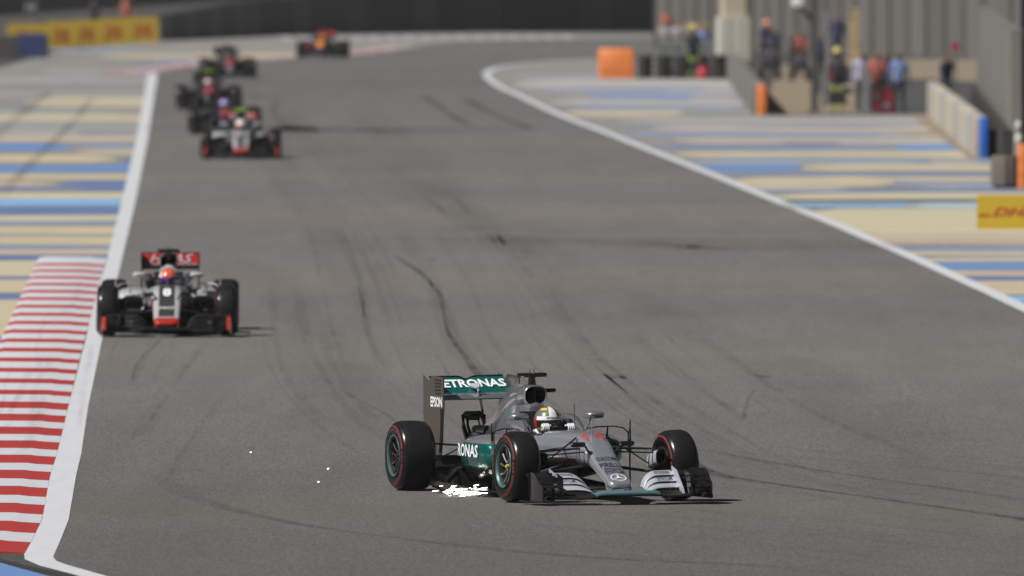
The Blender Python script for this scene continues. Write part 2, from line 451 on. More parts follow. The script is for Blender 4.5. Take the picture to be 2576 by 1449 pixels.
stripes(ro_l, [(122,130,'w',120,330),(136,145,'c',250,900),(148,156,'w',380,520),(160,170,'N',330,560) ,(178,190,'g',100,380),(198,210,'g',EL,ER),(232,244,'g',EL,ER),(246,270,'c',60,ER),(276,286,'g',EL,ER),
 (289,306,'c',EL,ER),(307,340,'g',EL,ER),(342,356,'p',EL,ER),(359,379,'b',EL,185),(359,374,'w',185,ER),(375,388,'p',190,ER),(390,410,'c',EL,290),(398,416,'n',305,ER),
 (414,433,'b',EL,ER),(438,452,'c',EL,ER),(455,468,'t',EL,140),(453,478,'n',150,ER),(469,480,'N',EL,200),(484,499,'y',EL,ER),(501,519,'L',EL,ER),(520,541,'n',EL,ER),
 (542,556,'y',EL,ER),(557,568,'w',EL,ER),(569,588,'c',EL,ER),(589,595,'g',EL,ER),(596,616,'c',EL,ER),(618,628,'w',EL,ER),(630,642,'p',EL,ER),(643,655,'n',EL,ER),
 (656,694,'y',EL,ER),(695,704,'N',EL,ER),(705,737,'c',EL,ER),(739,755,'n',EL,ER),(756,848,'c',EL,ER),(849,868,'b',EL,ER),(869,960,'c',EL,ER),(962,990,'n',EL,ER),(995,1120,'y',EL,ER),(1125,1390,'c',EL,ER)])
stripes(ro_r, [(176,186,'w',1500,1590),(188,199,'g',1300,1600),(200,222,'l',1290,1850),(223,232,'w',1330,1850),(233,249,'b',1480,1800),(236,247,'n',1750,1880),(251,263,'l',1380,1880),(264,276,'w',1420,1860),
 (277,292,'p',1420,1720),(293,300,'g',1500,2350),(301,308,'t',1560,2400),(308,317,'w',1560,2400),(318,330,'p',1640,2400),(331,345,'w',1560,2300),(346,360,'p',1700,2500),
 (361,378,'N',1640,2260),(362,378,'b',2240,2450),(379,396,'c',1700,2560),(398,412,'w',1720,2576),(414,430,'b',1760,2020),(415,430,'c',2010,2700),(432,444,'N',1800,2576),(445,470,'c',1850,2250),(446,455,'c',2240,2700),(456,470,'w',2240,2560),
 (472,485,'N',1900,2700),(486,502,'y',1950,2700),(503,509,'d',1950,2700),(510,523,'L',1980,2300),(510,523,'B',2290,2700),(524,586,'y',2000,2800),(586,616,'p',2100,2800),(580,600,'b',2510,2900),
 (617,632,'w',2180,2900),(633,642,'c',2220,2900),(643,648,'w',2250,2900),(660,680,'b',2300,2900),(649,659,'c',2260,2900),(681,694,'p',2300,2900),(695,705,'n',2350,3000),(706,741,'c',2380,3000),(743,760,'L',2470,3000),(762,800,'c',2500,3000)])
# corner below the kerb end
sheet('painted_patch', [G(-500,1400),G(0,1414),G(60,1432),G(130,1447),G(330,1490),G(600,1570),G(-500,1570)], .007, M['s_b'], ro_l)
sheet('joint_strip', [G(-400,1385),G(-60,1398),G(0,1404),G(60,1420),G(150,1440),G(330,1478),G(345,1490),G(120,1451),G(45,1431),G(0,1418),G(-60,1409),G(-400,1395)], .0075, M['tyre_stack'], ro_l)
sheet('bare_asphalt', [G(-200,1392),G(62,1396),G(90,1412),G(200,1440),G(340,1475),G(330,1480),G(150,1443),G(60,1424),G(0,1408),G(-60,1400)], .0078, M['service'], ro_l)

def polyline_sheet(name, A, B, z, m, parent=None):
    o = None
    vs = []; 
    n = min(len(A), len(B))
    b = MB(); b.add([(*G(*A[i]), z) for i in range(n)] + [(*G(*B[i]), z) for i in range(n)], [(i, i+1, n+i+1, n+i) for i in range(n-1)], 0, False)
    me = b.mesh(name, weld=False)
    for p in me.polygons:
        if p.normal.z < 0: p.flip()
    return part(None, name, lambda: me, m, parent)
polyline_sheet('white_line', L_out, L_in, .012, M['white_line'], track)
ribbon('white_line', [G(*p) for p in R_line], .25, .012, M['white_line'], track)
ribbon('white_line', [G(*p) for p in R_top[:6]], .3, .0124, M['white_line'], track)
# pink-white kerb at the far corner
far_pts = [G(330,187),G(397,178),G(470,168),G(560,156),G(700,147),G(830,141),G(960,130),G(1040,118)]
for i in range(len(far_pts)-1):
    a, b2 = far_pts[i], far_pts[i+1]
    for k in range(4):
        p = (lerp(a[0],b2[0],k/4), lerp(a[1],b2[1],k/4)); q = (lerp(a[0],b2[0],(k+1)/4), lerp(a[1],b2[1],(k+1)/4))
        d = Vector((q[0]-p[0], q[1]-p[1])).normalized(); nx, ny = -d.y*1.1, d.x*1.1
        sheet('kerb_block', [p, q, (q[0]+nx, q[1]+ny), (p[0]+nx, p[1]+ny)], .016, M['kerb_red'] if k % 2 == 0 else M['kerb_white'], track)
# white teeth marks on the far run-off
for i in range(17):
    u = 700 + i*44
    v = 97 - i*.15
    sheet('painted_mark', [G(u, v-6), G(u+24, v-6), G(u+44, v+4), G(u+18, v+4)], .010, M['s_l'], track)

# red and white kerb, raised, with a low front ramp
def kerb_edge(v):
    pts = [(640,272,112),(672,261,105.5),(833,219,25),(877,207,4),(1027,171,-62),(1144,143,-115),(1199,125,-150),(1311,105,-200),(1366,78,-250),(1400,59,-280)]
    return interp(v, pts)
kerb = empty('kerb', (*G(150, 1000), 0)); tag(kerb, kind='structure')
kx, ky = G(150,1000)
def v_of(d): return FPX*CAM_H/d + VH
def kerb_block(d0, d1, red):
    b = MB(); 
    rings = []
    for d in (d1, d0):
        v = v_of(d); ur, ul = kerb_edge(v); s_ = S(v)
        xr = (ur-1288)/s_; xl = xr - 1.08
        if v > 1100: xl = xr - 1.5
        dd = .06*(1 if d == d0 else 1)
        rings.append([(xr-kx, d-ky, .014),(xr-.18-kx, d-ky, .024),(xr-.26-kx, d-ky, .034),(xl+.1-kx, d-ky, .040),(xl-kx, d-ky, .02),(xl-kx, d-ky, -.02),(xr-kx, d-ky, -.02)])
    b.loft(rings, 0, smooth=False)
    part(None, 'kerb_block', lambda: b, M['kerb_red'] if red else M['kerb_white'], kerb)
d = 146.6; 
red = True
while d < 266.5:
    L = 2.55 if red else 2.15
    if d > 190: L = 1.95 if red else 2.8
    kerb_block(d, min(d+L, 268.8), red); d += L; red = not red
kerb_block(d, 272.5, False)

# tyre scuffs on the kerb
def scuffs():
    rs = random.Random(21)
    for i in range(9):
        v0 = rs.uniform(700, 1250); off = rs.uniform(.05, .8); pts = []
        for k in range(4):
            v = v0 + k*rs.uniform(25, 55); s_ = S(v); x = (kerb_edge(v)[0]-1288)/s_ - off - .04*k*rs.uniform(-1,1)
            pts.append((x-kx, FPX/s_-ky))
        ribbon('tyre_scuff', pts, rs.uniform(.05,.13), .0445 + i*.0002, M['skid3'], kerb)
M['skid3'] = M['skid3']; scuffs()
# skid marks and faint tinted bands
sk = [([(990,640),(1010,656),(1071,700),(1106,744),(1117,796),(1128,840),(1163,892),(1202,945),(1240,985)], .085, 'skid'),
      ([(1060,240),(1100,265),(1140,295),(1190,318)], .22, 'skid'), ([(1165,245),(1210,272),(1270,300),(1350,330)], .24, 'skid'),
      ([(1180,320),(1280,322),(1360,318)], .22, 'skid2'), ([(500,327),(800,324),(1000,327),(1400,328)], 13, 'skid3'), ([(420,240),(700,239),(1050,241),(1250,243)], 13, 'skid3'),
      ([(850,975),(900,1010),(960,1040),(1010,1075)], .05, 'skid2'), ([(1095,890),(1112,920),(1130,950)], .04, 'skid2'),
      ([(1325,900),(1345,925),(1380,955)], .04, 'skid2'), ([(1700,1130),(1780,1190),(1980,1225),(2300,1270),(2576,1310),(2800,1350)], .16, 'skid'),
      ([(1750,1130),(1900,1160),(2150,1200),(2400,1235),(2700,1280)], .16, 'skid2'), ([(1900,980),(1880,1010),(1870,1060)], .05, 'skid2'),
      ([(330,960),(350,910),(400,860)], .05, 'skid2'), ([(400,1200),(500,1260),(800,1330),(1400,1400),(2000,1430)], .22, 'skid2'),
      ([(520,640),(640,700),(760,800),(850,950),(900,1100)], 1.1, 'skid5'), ([(650,300),(700,420),(820,600),(1000,800)], 1.0, 'skid5'),
      ([(900,260),(1050,420),(1250,600),(1500,820),(1700,1000)], 1.1, 'skid5'), ([(700,250),(690,290),(740,330)], .25, 'skid2'),
      ([(1290,618),(1700,614),(2100,616),(2620,622)], 12.0, 'band_red'), ([(440,512),(1000,514),(1500,520),(2060,532)], 11.0, 'band_pale'),
      ([(1690,690),(1730,695),(1760,705)], .06, 'skid2'), ([(620,250),(900,420),(1220,560),(1600,760),(2100,1000),(2500,1180)], 1.5, 'skid5')]
M['skid4'] = skid_mat('thin_rubber_trace', .12)
rk = random.Random(11)
base = [(700,260),(860,420),(990,560),(1071,700),(1128,840),(1202,945),(1330,1060),(1560,1180),(1950,1280),(2600,1370)]
for i in range(46):
    i0 = rk.randint(0, 6); i1 = min(len(base), i0 + rk.randint(3, 5)); off = rk.gauss(60, 330); sp_ = rk.uniform(.4, 1.3)
    pp = [(u + off*(.35 + (v/1000))*sp_*.8 + rk.uniform(-8,8), v + rk.uniform(-10,10)) for u, v in base[i0:i1]]
    pp = [q for q in pp if interp(q[1], sorted([(v, u) for u, v in L_in[:14]]))[0] + 30 < q[0] < interp(q[1], sorted([(v, u) for u, v in R_line]))[0] - 30]
    if len(pp) >= 3: sk.append((pp, rk.uniform(.04,.16), 'skid4'))
for i in range(12):
    v = rk.uniform(1090, 1400); u = rk.uniform(1300, 2000)
    sk.append(([(u,v),(u+250,v+18+rk.uniform(0,10)),(u+520,v+44),(u+900,v+88)], rk.uniform(.06,.2), 'skid4'))
for i in range(8):
    u = rk.uniform(260, 420); v = rk.uniform(900, 1250)
    sk.append(([(u,v),(u+30,v-60),(u+90,v-150),(u+170,v-250)], rk.uniform(.04,.1), 'skid4'))
sk.append(([(236,868),(223,930),(211,1000),(196,1080)], .05, 'skid4')); sk.append(([(228,868),(214,940),(201,1010)], .04, 'skid4'))
for i, (pts, wd, mt) in enumerate(sk):
    ribbon('skid_mark', [G(*p) for p in pts], (lambda t, wd=wd: wd*(1 + .3*math.sin(t*9))), .016 + i*.00006, M[mt], track)
for u0, u1, v, h in ((1528,1580,952,9),(1897,1942,951,8),(1474,1512,909,5),(1072,1100,656,12),(1290,1330,652,8),(1600,1650,690,5)):
    a, b2 = G(u0, v), G(u1+.0, v); dd = FPX*CAM_H/(v-h/2-VH) - FPX*CAM_H/(v+h/2-VH)
    ribbon('rubber_patch', [a, ((a[0]+b2[0])/2, a[1]), b2], dd, .0215, M['skid2'], track)
for pts, wd in (([(235,238),(190,300),(120,370),(60,430),(0,500)], .30), ([(130,228),(80,265),(20,315),(-60,380)], .45)):
    ribbon('skid_mark', [G(*p) for p in pts], wd, .0068, M['skid2'], ro_l)

# ------------------------------------------------------------------ racing car
SECT = [(-.81,.055,.180,.155),(-.80,.088,.200,.148),(-.77,.108,.218,.145),(-.69,.117,.246,.150),(-.52,.120,.320,.205),(-.31,.127,.420,.29),(-.10,.14,.555,.34),(.05,.152,.61,.335),(.20,.165,.64,.33),(.50,.19,.652,.31),(.85,.235,.643,.28),(1.2,.275,.632,.25),(1.5,.295,.63,.25),(1.78,.30,.63,.25),(1.95,.28,.6,.25)]
NSE = 3.7
def wide(y): return 1 + .42*smooth((.75-y)/.9)
def tub_top(x, y, off=.004, wd=False):
    hw, zt, zb = interp(y, SECT)
    if wd: hw *= wide(y)
    zc, hh = (zt+zb)/2, (zt-zb)/2
    return zc + hh*(max(0, 1-abs(x/hw)**NSE))**(1/NSE) + off
def b_tub(wd=False):
    b = MB(); rings = []; n = 48
    ys = sorted(set([s_[0] for s_ in SECT] + [-.62,-.42,-.2,.35,.7,.98,1.0,1.02,1.1,1.3,1.4,1.6,1.68,1.72,1.74]))
    for y in ys:
        hw, zt, zb = interp(y, SECT); zc, hh = (zt+zb)/2, (zt-zb)/2; r = []; hw *= wide(y) if wd else 1
        for k in range(n):
            a = 2*math.pi*k/n; c, s_ = math.cos(a), math.sin(a)
            x = hw*math.copysign(abs(c)**(2/NSE), c); z = zc + hh*math.copysign(abs(s_)**(2/NSE), s_)
            if y > .05 and s_ < 0: x *= 1 - .25*abs(s_)         # keel narrower than shoulders
            if 1.0 <= y <= 1.72 and s_ > 0 and abs(x) < .205 + .01: z = min(z, zb+.05); 
            r.append((x, y, z))
        rings.append(r)
    b.loft(rings); return b
def b_ring(rx, rz, x, y, z, n=24, p=2.0):
    out = []
    for k in range(n):
        a = 2*math.pi*k/n; c, s_ = math.cos(a), math.sin(a)
        out.append((x + rx*math.copysign(abs(c)**(2/p), c), y, z + rz*math.copysign(abs(s_)**(2/p), s_)))
    return out
def b_cover():
    b = MB()
    secs = [(1.76,[(0,.30),(.30,.32),(.315,.48),(.30,.60),(.22,.72),(.13,.80),(.06,.84),(0,.85)]),
            (1.95,[(0,.25),(.36,.27),(.37,.44),(.31,.58),(.21,.70),(.12,.82),(.06,.90),(0,.93)]),
            (2.2,[(0,.2),(.38,.22),(.38,.42),(.29,.56),(.18,.68),(.10,.80),(.06,.91),(0,.95)]),
            (2.6,[(0,.2),(.34,.22),(.34,.40),(.23,.54),(.14,.64),(.07,.76),(.035,.85),(0,.88)]),
            (3.0,[(0,.2),(.24,.22),(.24,.37),(.17,.49),(.10,.57),(.05,.64),(.02,.69),(0,.71)]),
            (3.35,[(0,.2),(.14,.22),(.14,.34),(.11,.43),(.08,.49),(.04,.53),(.02,.56),(0,.57)]),
            (3.55,[(0,.24),(.08,.26),(.08,.34),(.07,.4),(.05,.45),(.03,.48),(.01,.50),(0,.51)])]
    def at(y):
        for (y0,p0),(y1,p1) in zip(secs, secs[1:]):
            if y <= y1 + 1e-6:
                t = (y-y0)/(y1-y0); return [(lerp(a[0],c[0],t), lerp(a[1],c[1],t)) for a,c in zip(p0,p1)]
    rings = []
    for i in range(25):
        y = 1.76 + (3.55-1.76)*i/24; pr = at(y)
        pr2 = []
        for j in range(len(pr)-1):                           # refine with Catmull-Rom
            p0,p1,p2,p3 = pr[max(0,j-1)],pr[j],pr[j+1],pr[min(len(pr)-1,j+2)]
            for k in range(3):
                t = k/3; pr2.append(tuple(.5*(2*p1[q]+(p2[q]-p0[q])*t+(2*p0[q]-5*p1[q]+4*p2[q]-p3[q])*t*t+(3*p1[q]-p0[q]-3*p2[q]+p3[q])*t**3) for q in (0,1)))
        pr2.append(pr[-1])
        ring = [(x,y,z) for x,z in pr2] + [(-x,y,z) for x,z in pr2[-2:0:-1]]
        rings.append(ring)
    b.loft(rings); return b
def b_intake():
    b = MB()
    rg = [b_ring(rx,rz,0,y,z,28,2.6) for y,rx,rz,z in [(2.9,.02,.03,.74),(2.5,.06,.085,.86),(2.2,.10,.105,.915),(1.98,.118,.112,.935),(1.86,.118,.104,.94),(1.82,.112,.096,.942)]]
    b.loft(rg, 0, True, False)
    inner = [rg[-1], b_ring(.106,.088,0,1.815,.942,28,2.6), b_ring(.098,.08,0,1.83,.942,28,2.6)]
    b.loft(inner, 0, False, False)
    b.loft([inner[-1], b_ring(.085,.07,0,2.0,.935,28,2.6), b_ring(.06,.05,0,2.1,.93,28,2.6)], 1, False, True)
    b.box((0,1.95,.94),(.006,.22,.15),1)
    return b
def b_sidepod(sg):
    def f():
        b = MB(); rings = []
        S_ = [(1.22,.30,.62,.30,.50),(1.25,.285,.665,.265,.535),(1.34,.26,.69,.225,.565),(1.5,.24,.70,.185,.585),(1.75,.22,.70,.14,.592),(2.1,.2,.675,.10,.575),(2.45,.16,.56,.09,.525),(2.8,.12,.42,.09,.46),(3.1,.08,.31,.09,.40),(3.4,.04,.2,.10,.34)]
        n = 32
        for i in range(29):
            y = 1.22 + (3.4-1.22)*(i/28)**1.15; xi,xo,zb,zt = interp(y, S_)
            r = []
            for k in range(n):
                a = 2*math.pi*k/n; c, s_ = math.cos(a), math.sin(a); p = 3.0
                x = (xi+xo)/2 + (xo-xi)/2*math.copysign(abs(c)**(2/p), c); z = (zb+zt)/2 + (zt-zb)/2*math.copysign(abs(s_)**(2/p), s_)
                t = max(0, (.40 - z)/.30)
                x -= .26*t*t*max(0, min(1, (x-xi)/.3))*(1 - .5*max(0,(y-2)/1.2))
                r.append((sg*x, y, z))
            rings.append(r)
        b.loft(rings, 0, False, True)
        c0 = Vector((sg*.46, 1.22, .40))
        r1 = [tuple(Vector(p)*.0 + c0 + (Vector(p)-c0)*.86 + Vector((0,.01,0))) for p in rings[0]]
        r2 = [tuple(c0 + (Vector(p)-c0)*.75 + Vector((0,.25,0))) for p in rings[0]]
        b.loft([rings[0], r1], 0, False, False); b.loft([r1, r2], 1, False, True)
        return b
    return f
def b_floor():
    b = MB()
    out = [(.0,.88),(.18,.9),(.24,1.1),(.55,1.3),(.70,1.42),(.71,2.6),(.66,3.05),(.45,3.15),(.42,3.5),(.5,3.62),(.5,3.9)]
    pl = out + [(-x,y) for x,y in out[::-1]]
    b.plate(pl, 2, .065, .022)
    b.box((0,2.2,.045),(.3,2.6,.02))
    for sg in (-1,1):
        b.plate([(1.6,.075),(3.0,.075),(2.9,.13),(1.9,.10)], 0, sg*.705, .008)
        b.plate([(2.5,.075),(3.2,.075),(3.25,.26),(2.9,.22)], 0, sg*.42, .008)
        b.plate([(2.8,.075),(3.2,.075),(3.25,.20),(2.95,.16)], 0, sg*.55, .008)
        b.tube([(sg*.62,2.75,.10),(sg*.45,2.95,.2),(sg*.25,3.2,.24)], .03)
    return b
def b_splitter():
    b = MB()
    b.plate([(0,.5),(.11,.52),(.16,.7),(.20,1.0),(-.20,1.0),(-.16,.7),(-.11,.52)], 2, .075, .016)
    b.box((0,.85,.19),(.06,.5,.22)); b.box((0,.56,.22),(.012,.03,.24))
    return b
def b_diffuser():
    b = MB()
    b.plate([(3.45,.06),(4.0,.20),(4.0,.30),(3.6,.22)], 0, .49, .01); b.plate([(3.45,.06),(4.0,.20),(4.0,.30),(3.6,.22)], 0, -.49, .01)
    for x in (-.3,-.15,0,.15,.3): b.plate([(3.45,.06),(4.0,.12),(4.0,.30),(3.45,.08)], 0, x, .008)
    b.loft([[(-.5,3.45,.07),(.5,3.45,.07),(.5,3.45,.09),(-.5,3.45,.09)],[(-.5,3.75,.17),(.5,3.75,.17),(.5,3.75,.19),(-.5,3.75,.19)],[(-.5,4.02,.30),(.5,4.02,.30),(.5,4.02,.32),(-.5,4.02,.32)]], smooth=False)
    b.box((0,3.7,.34),(.12,.6,.16)); b.box((0,4.02,.36),(.09,.05,.14))
    return b
def fw_r(x):
    t = max(0, min(1, (x-.265)/.17)); return .10 + .90*math.sqrt(max(0, 1-(1-t)**2))
def b_main_plane():
    b = MB()
    st = []
    for x in [-.80,-.70,-.55,-.40,-.30,-.25,-.1,0,.1,.25,.30,.40,.55,.70,.80]:
        a = abs(x); drop = smooth((a-.25)/.12)
        st.append((x, -.99+.10*smooth((a-.3)/.5), .098-.03*drop, -.70+.05*drop, .100-.015*drop, .016))
    b.blade(st); return b
def b_lead():      # coloured leading strip on the neutral section
    b = MB(); st = []
    for x in [-.31,-.27,-.2,0,.2,.27,.31]:
        a = abs(x); drop = smooth((a-.25)/.12)
        st.append((x, -.998+.10*smooth((a-.3)/.5), .104-.03*drop, -.86+.10*smooth((a-.3)/.5), .125-.03*drop, .022))
    b.blade(st); return b
def b_flap(sg, k, x0, x1):
    def f():
        b = MB(); st = []
        for i in range(15):
            x = lerp(x0, x1, i/14); r = fw_r(x); sw = .10*smooth((x-.3)/.5) - .05*(1-r)
            h = .041 if k else .036
            z0 = .088 + k*.055*r; z1 = z0 + h*r
            y0 = -.84 + k*.085 + sw; y1 = y0 + .105
            st.append((sg*x, y0, z0, y1, z1, .007))
        b.blade(st); return b
    return f
def flap_pt(k, x, t, off=.004):
    r = fw_r(abs(x)); sw = .10*smooth((abs(x)-.3)/.5) - .05*(1-r)
    z0 = .088 + k*.055*r; z1 = z0 + .041*r; y0 = -.84 + k*.085 + sw
    return (x, lerp(y0, y0+.105, t) - .012, lerp(z0, z1, t) + .008)
def b_endplate(sg):
    def f():
        b = MB(); rings = []
        for i in range(9):
            t = i/8; y = lerp(-.97, -.42, t); x = .825 + .03*math.sin(t*3.1) - .03*t
            zt = lerp(.19, .315, smooth(t*2.2)); 
            rings.append([(sg*(x-.005), y, .045),(sg*(x+.005), y, .045),(sg*(x+.005), y, zt),(sg*(x-.005), y, zt)])
        b.loft(rings, smooth=False)
        b.plate([(sg*.83,-.95),(sg*.885,-.80),(sg*.885,-.42),(sg*.83,-.42)], 2, .045, .008)
        return b
    return f
def b_tunnel(sg):
    def f():
        b = MB(); rr = []
        for y, r in ((-1.02,.048),(-.9,.046),(-.7,.04),(-.5,.04)):
            rr.append([(sg*.775 + r*math.cos(a*math.pi/10), y, .055 + r*math.sin(a*math.pi/10)) for a in range(11)] +
                      [(sg*.775 + (r-.006)*math.cos(a*math.pi/10), y, .055 + (r-.006)*math.sin(a*math.pi/10)) for a in range(10,-1,-1)])
        b.loft(rr); return b
    return f
def b_cascade(sg):
    def f():
        b = MB()
        for k in range(3):
            b.blade([(sg*x, -.93+k*.07, .17+k*.035+.02*(x-.6), -.85+k*.07, .20+k*.04+.02*(x-.6), .006) for x in (.63,.72,.80)])
        b.plate([(-.96,.06),(-.90,.06),(-.78,.30),(-.95,.27)], 0, sg*.625, .007)
        b.plate([(-.90,.06),(-.86,.06),(-.72,.31),(-.82,.31)], 0, sg*.69, .006)
        
        return b
    return f
def b_pylon(sg):
    def f():
        b = MB(); b.loft([[(sg*.078,-.80,.105),(sg*.092,-.80,.105),(sg*.092,-.62,.105),(sg*.078,-.62,.105)],[(sg*.075,-.775,.2),(sg*.10,-.775,.2),(sg*.10,-.56,.24),(sg*.075,-.56,.24)]], smooth=False)
        return b
    return f
def b_wheel_tyre(hw, sg):
    def f():
        R0 = .333
        pr = [(-hw+.012,.20),(-hw-.004,.225),(-hw-.010,.262),(-hw-.002,.292),(-hw+.018,.314),(-hw+.040,.325),(-hw*.5,.331),(0,R0),(hw*.5,.331),(hw-.040,.325),(hw-.018,.314),(hw+.002,.292),(hw+.010,.262),(hw+.004,.225),(hw-.012,.20),(hw-.03,.19)]
        mi = [1,1,1,1,1,0,0,0,0,1,1,1,1,1,1]
        b = MB(); b.lathe(pr, 64, mi=mi); return b
    return f
def b_band(hw):
    def f():
        b = MB()
        for side in (-1,1):
            for a0, a1 in ((15,165),(195,345)):
                rings = []
                for i in range(25):
                    a = R(lerp(a0, a1, i/24)); c, s_ = math.cos(a), math.sin(a)
                    rings.append([(side*(hw+.0115), .272*c, .272*s_), (side*(hw+.0075), .282*c, .282*s_), (side*(hw+.001), .292*c, .292*s_)])
                b.loft(rings, closed=False)
            for a0, a1 in ((170,176),(178,184),(186,191),(-10,-4),(-2,5),(7,12)):
                rings = []
                for i in range(4):
                    a = R(lerp(a0, a1, i/3)); c, s_ = math.cos(a), math.sin(a)
                    rings.append([(side*(hw+.0115), .25*c, .25*s_), (side*(hw+.0115), .268*c, .268*s_), (side*(hw+.0065), .284*c, .284*s_)])
                b.loft(rings, closed=False)
        return b
    return f
def b_rim(hw, sg):
    def f():
        b = MB(); o = sg
        k_ = .192 if hw < .15 else .184
        b.lathe([(o*(hw+.006),.204),(o*(hw+.010),.200),(o*(hw+.004),k_),(o*(hw-.01),.180)], 48, 1)
        b.lathe([(o*(hw-.01),.180),(o*(hw-.05),.172),(o*(hw-.10),.168),(-o*(hw-.02),.172),(-o*(hw-.01),.19)], 48, 0)
        b.lathe([(o*(hw-.11),.168),(o*(hw-.10),.07),(o*(hw-.05),.06),(o*(hw-.045),.0)], 32, 0)
        return b
    return f
def b_spokes(hw, sg, n):
    def f():
        b = MB()
        for k in range(n):
            a = 2*math.pi*k/n
            p0 = (sg*(hw-.05), .05*math.cos(a), .05*math.sin(a)); p1 = (sg*(hw-.035), .17*math.cos(a+.12), .17*math.sin(a+.12))
            b.tube([p0, ((p0[0]+p1[0])/2, .11*math.cos(a), .11*math.sin(a)), p1], [.010,.008,.012], 6)
        return b
    return f
def b_nut(hw, sg):
    def f():
        b = MB(); b.lathe([(sg*(hw-.046),.024),(sg*(hw-.02),.02),(sg*(hw-.015),.012),(sg*(hw-.015),.0)], 12); return b
    return f
def b_blackplate():
    b = MB(); b.blade([(x, 3.56, .868, 3.87, .925, .026) for x in (-.37,-.2,0,.2,.37)]); return b
def rw_z(x): return 1.068 - .030*math.exp(-(x/.05)**2)
def b_rw_flap():
    b = MB(); b.blade([(x, 3.80-.01, .925, 4.03, rw_z(x), .010) for x in [-.37,-.28,-.18,-.1,-.06,-.03,0,.03,.06,.1,.18,.28,.37]]); return b
def b_rw_edge():
    b = MB()
    b.tube([(x, 4.03, rw_z(x)+.002) for x in [-.37,-.28,-.18,-.1,-.06,-.03,0,.03,.06,.1,.18,.28,.37]], .010, 6); return b
def b_rw_end(sg):
    def f():
        b = MB()
        b.plate([(3.53,1.078),(3.90,1.085),(3.955,1.045),(4.03,1.03),(4.18,1.085),(4.18,.60),(4.08,.52),(3.90,.36),(3.66,.30),(3.60,.45),(3.56,.70),(3.53,.80)], 0, sg*.378, .012)
        for k in range(5): b.box((sg*.386, 3.70, 1.05-.032*k), (.008,.20-.012*k,.012), 1)
        for k in range(3): b.tube([(sg*.384,3.555+.03*k,.78),(sg*.384,3.565+.03*k,.6),(sg*.384,3.62+.03*k,.36)], .006, 5, 1)
        return b
    return f
def b_mirror(sg):
    def f():
        b = MB()
        rg = [b_ring(rx, rz, sg*.375, y, .775, 20, 2.6) for y, rx, rz in ((1.10,.03,.01),(1.115,.07,.02),(1.15,.088,.030),(1.21,.088,.030),(1.235,.082,.026))]
        b.loft(rg, 0); return b
    return f
def b_mirror_low(sg):
    def f():
        b = MB(); b.loft([b_ring(rx, rz, sg*.375, y, .757, 20, 2.6) for y, rx, rz in ((1.105,.02,.005),(1.12,.07,.018),(1.16,.09,.022),(1.23,.088,.022))]); return b
    return f
def b_glassm(sg):
    def f():
        b = MB(); b.loft([b_ring(.078,.024, sg*.375, 1.238, .775, 20, 2.6), b_ring(.076,.022, sg*.375, 1.241, .775, 20, 2.6)]); return b
    return f
def b_stalk(sg, kind=0):
    def f():
        b = MB(); b.tube([(sg*.27,1.2,.60),(sg*.30,1.19,.66),(sg*.345,1.17,.755)], [.012,.009,.009], 8, flat=1)
        return b
    return f
ARMS_F = [((.14,.02,.50),(.66,-.01,.475)),((.15,.42,.50),(.66,.04,.475)),((.13,.0,.335),(.66,-.02,.255)),((.15,.55,.33),(.66,.03,.25)),((.15,.10,.60),(.64,0,.27)),((.13,-.10,.47),(.66,-.10,.44))]
ARMS_R = [((.12,3.25,.42),(.58,3.48,.46)),((.12,3.62,.42),(.58,3.52,.46)),((.13,2.95,.24),(.58,3.44,.22)),((.13,3.60,.24),(.58,3.54,.22)),((.12,3.40,.48),(.57,3.48,.25)),((.12,3.5,.33),(.58,3.5,.333))]
def b_arm(p, q, r=.014):
    def f():
        b = MB(); b.tube([p, tuple((a+c)/2 for a,c in zip(p,q)), q], [r*1.25, r, r*1.1], 8, flat=.55); return b
    return f
def b_duct(sg):
    def f():
        b = MB()
        b.loft([b_ring(.05,.07, sg*.58, y, z, 16, 3) for y, z in ((-.20,.41),(-.10,.40),(0,.38),(.08,.36))], 0, False, True)
        b.loft([b_ring(.05,.07, sg*.58,-.20,.41,16,3), b_ring(.042,.062, sg*.58,-.198,.41,16,3), b_ring(.030,.05, sg*.58,-.12,.40,16,3)], 1, False, True)
        b.lathe([(sg*.60,.0),(sg*.60,.15),(sg*.66,.165),(sg*.68,.165)], 28, 1, c=(0,0,.333))
        return b
    return f
def b_vane(sg):
    def f():
        b = MB()
        b.plate([(.62,.09),(.95,.09),(.98,.36),(.72,.34)], 0, sg*.40, .008)
        b.plate([(.80,.09),(1.1,.09),(1.12,.30),(.88,.30)], 0, sg*.50, .008)
        return b
    return f
def b_podvane(sg):
    def f():
        b = MB()
        b.plate([(1.00,.42),(1.10,.42),(1.09,.58),(1.04,.64),(1.01,.62)], 0, sg*.675, .010)
        b.tube([(sg*.675,1.05,.09),(sg*.675,1.04,.44)], .009, 5)
        b.tube([(sg*.675,1.05,.50),(sg*.67,1.07,.60),(sg*.63,1.10,.645),(sg*.55,1.14,.66),(sg*.42,1.22,.655),(sg*.33,1.30,.64)], .009, 6, flat=.8)
        b.tube([(sg*.685,1.05,.55),(sg*.685,1.05,.72)], .007, 6)
        b.tube([(sg*.50,1.20,.52),(sg*.50,1.17,.66)], [.016,.006], 6)
        return b
    return f
def b_rims_fin():
    b = MB(); b.plate([(2.05,1.02),(2.25,1.045),(2.5,1.035),(2.62,1.0),(3.2,.70),(3.5,.60),(3.5,.48),(2.8,.55),(2.2,.8)], 0, 0, .010); return b
def b_pad(sg):
    def f():
        b = MB(); b.loft([b_ring(hw, hz, sg*x, y, z, 16, 3.2) for y,hw,hz,x,z in ((1.18,.015,.01,.265,.625),(1.28,.035,.04,.262,.645),(1.42,.048,.08,.262,.67),(1.60,.055,.10,.262,.675),(1.80,.05,.10,.255,.68))])
        return b
    return f
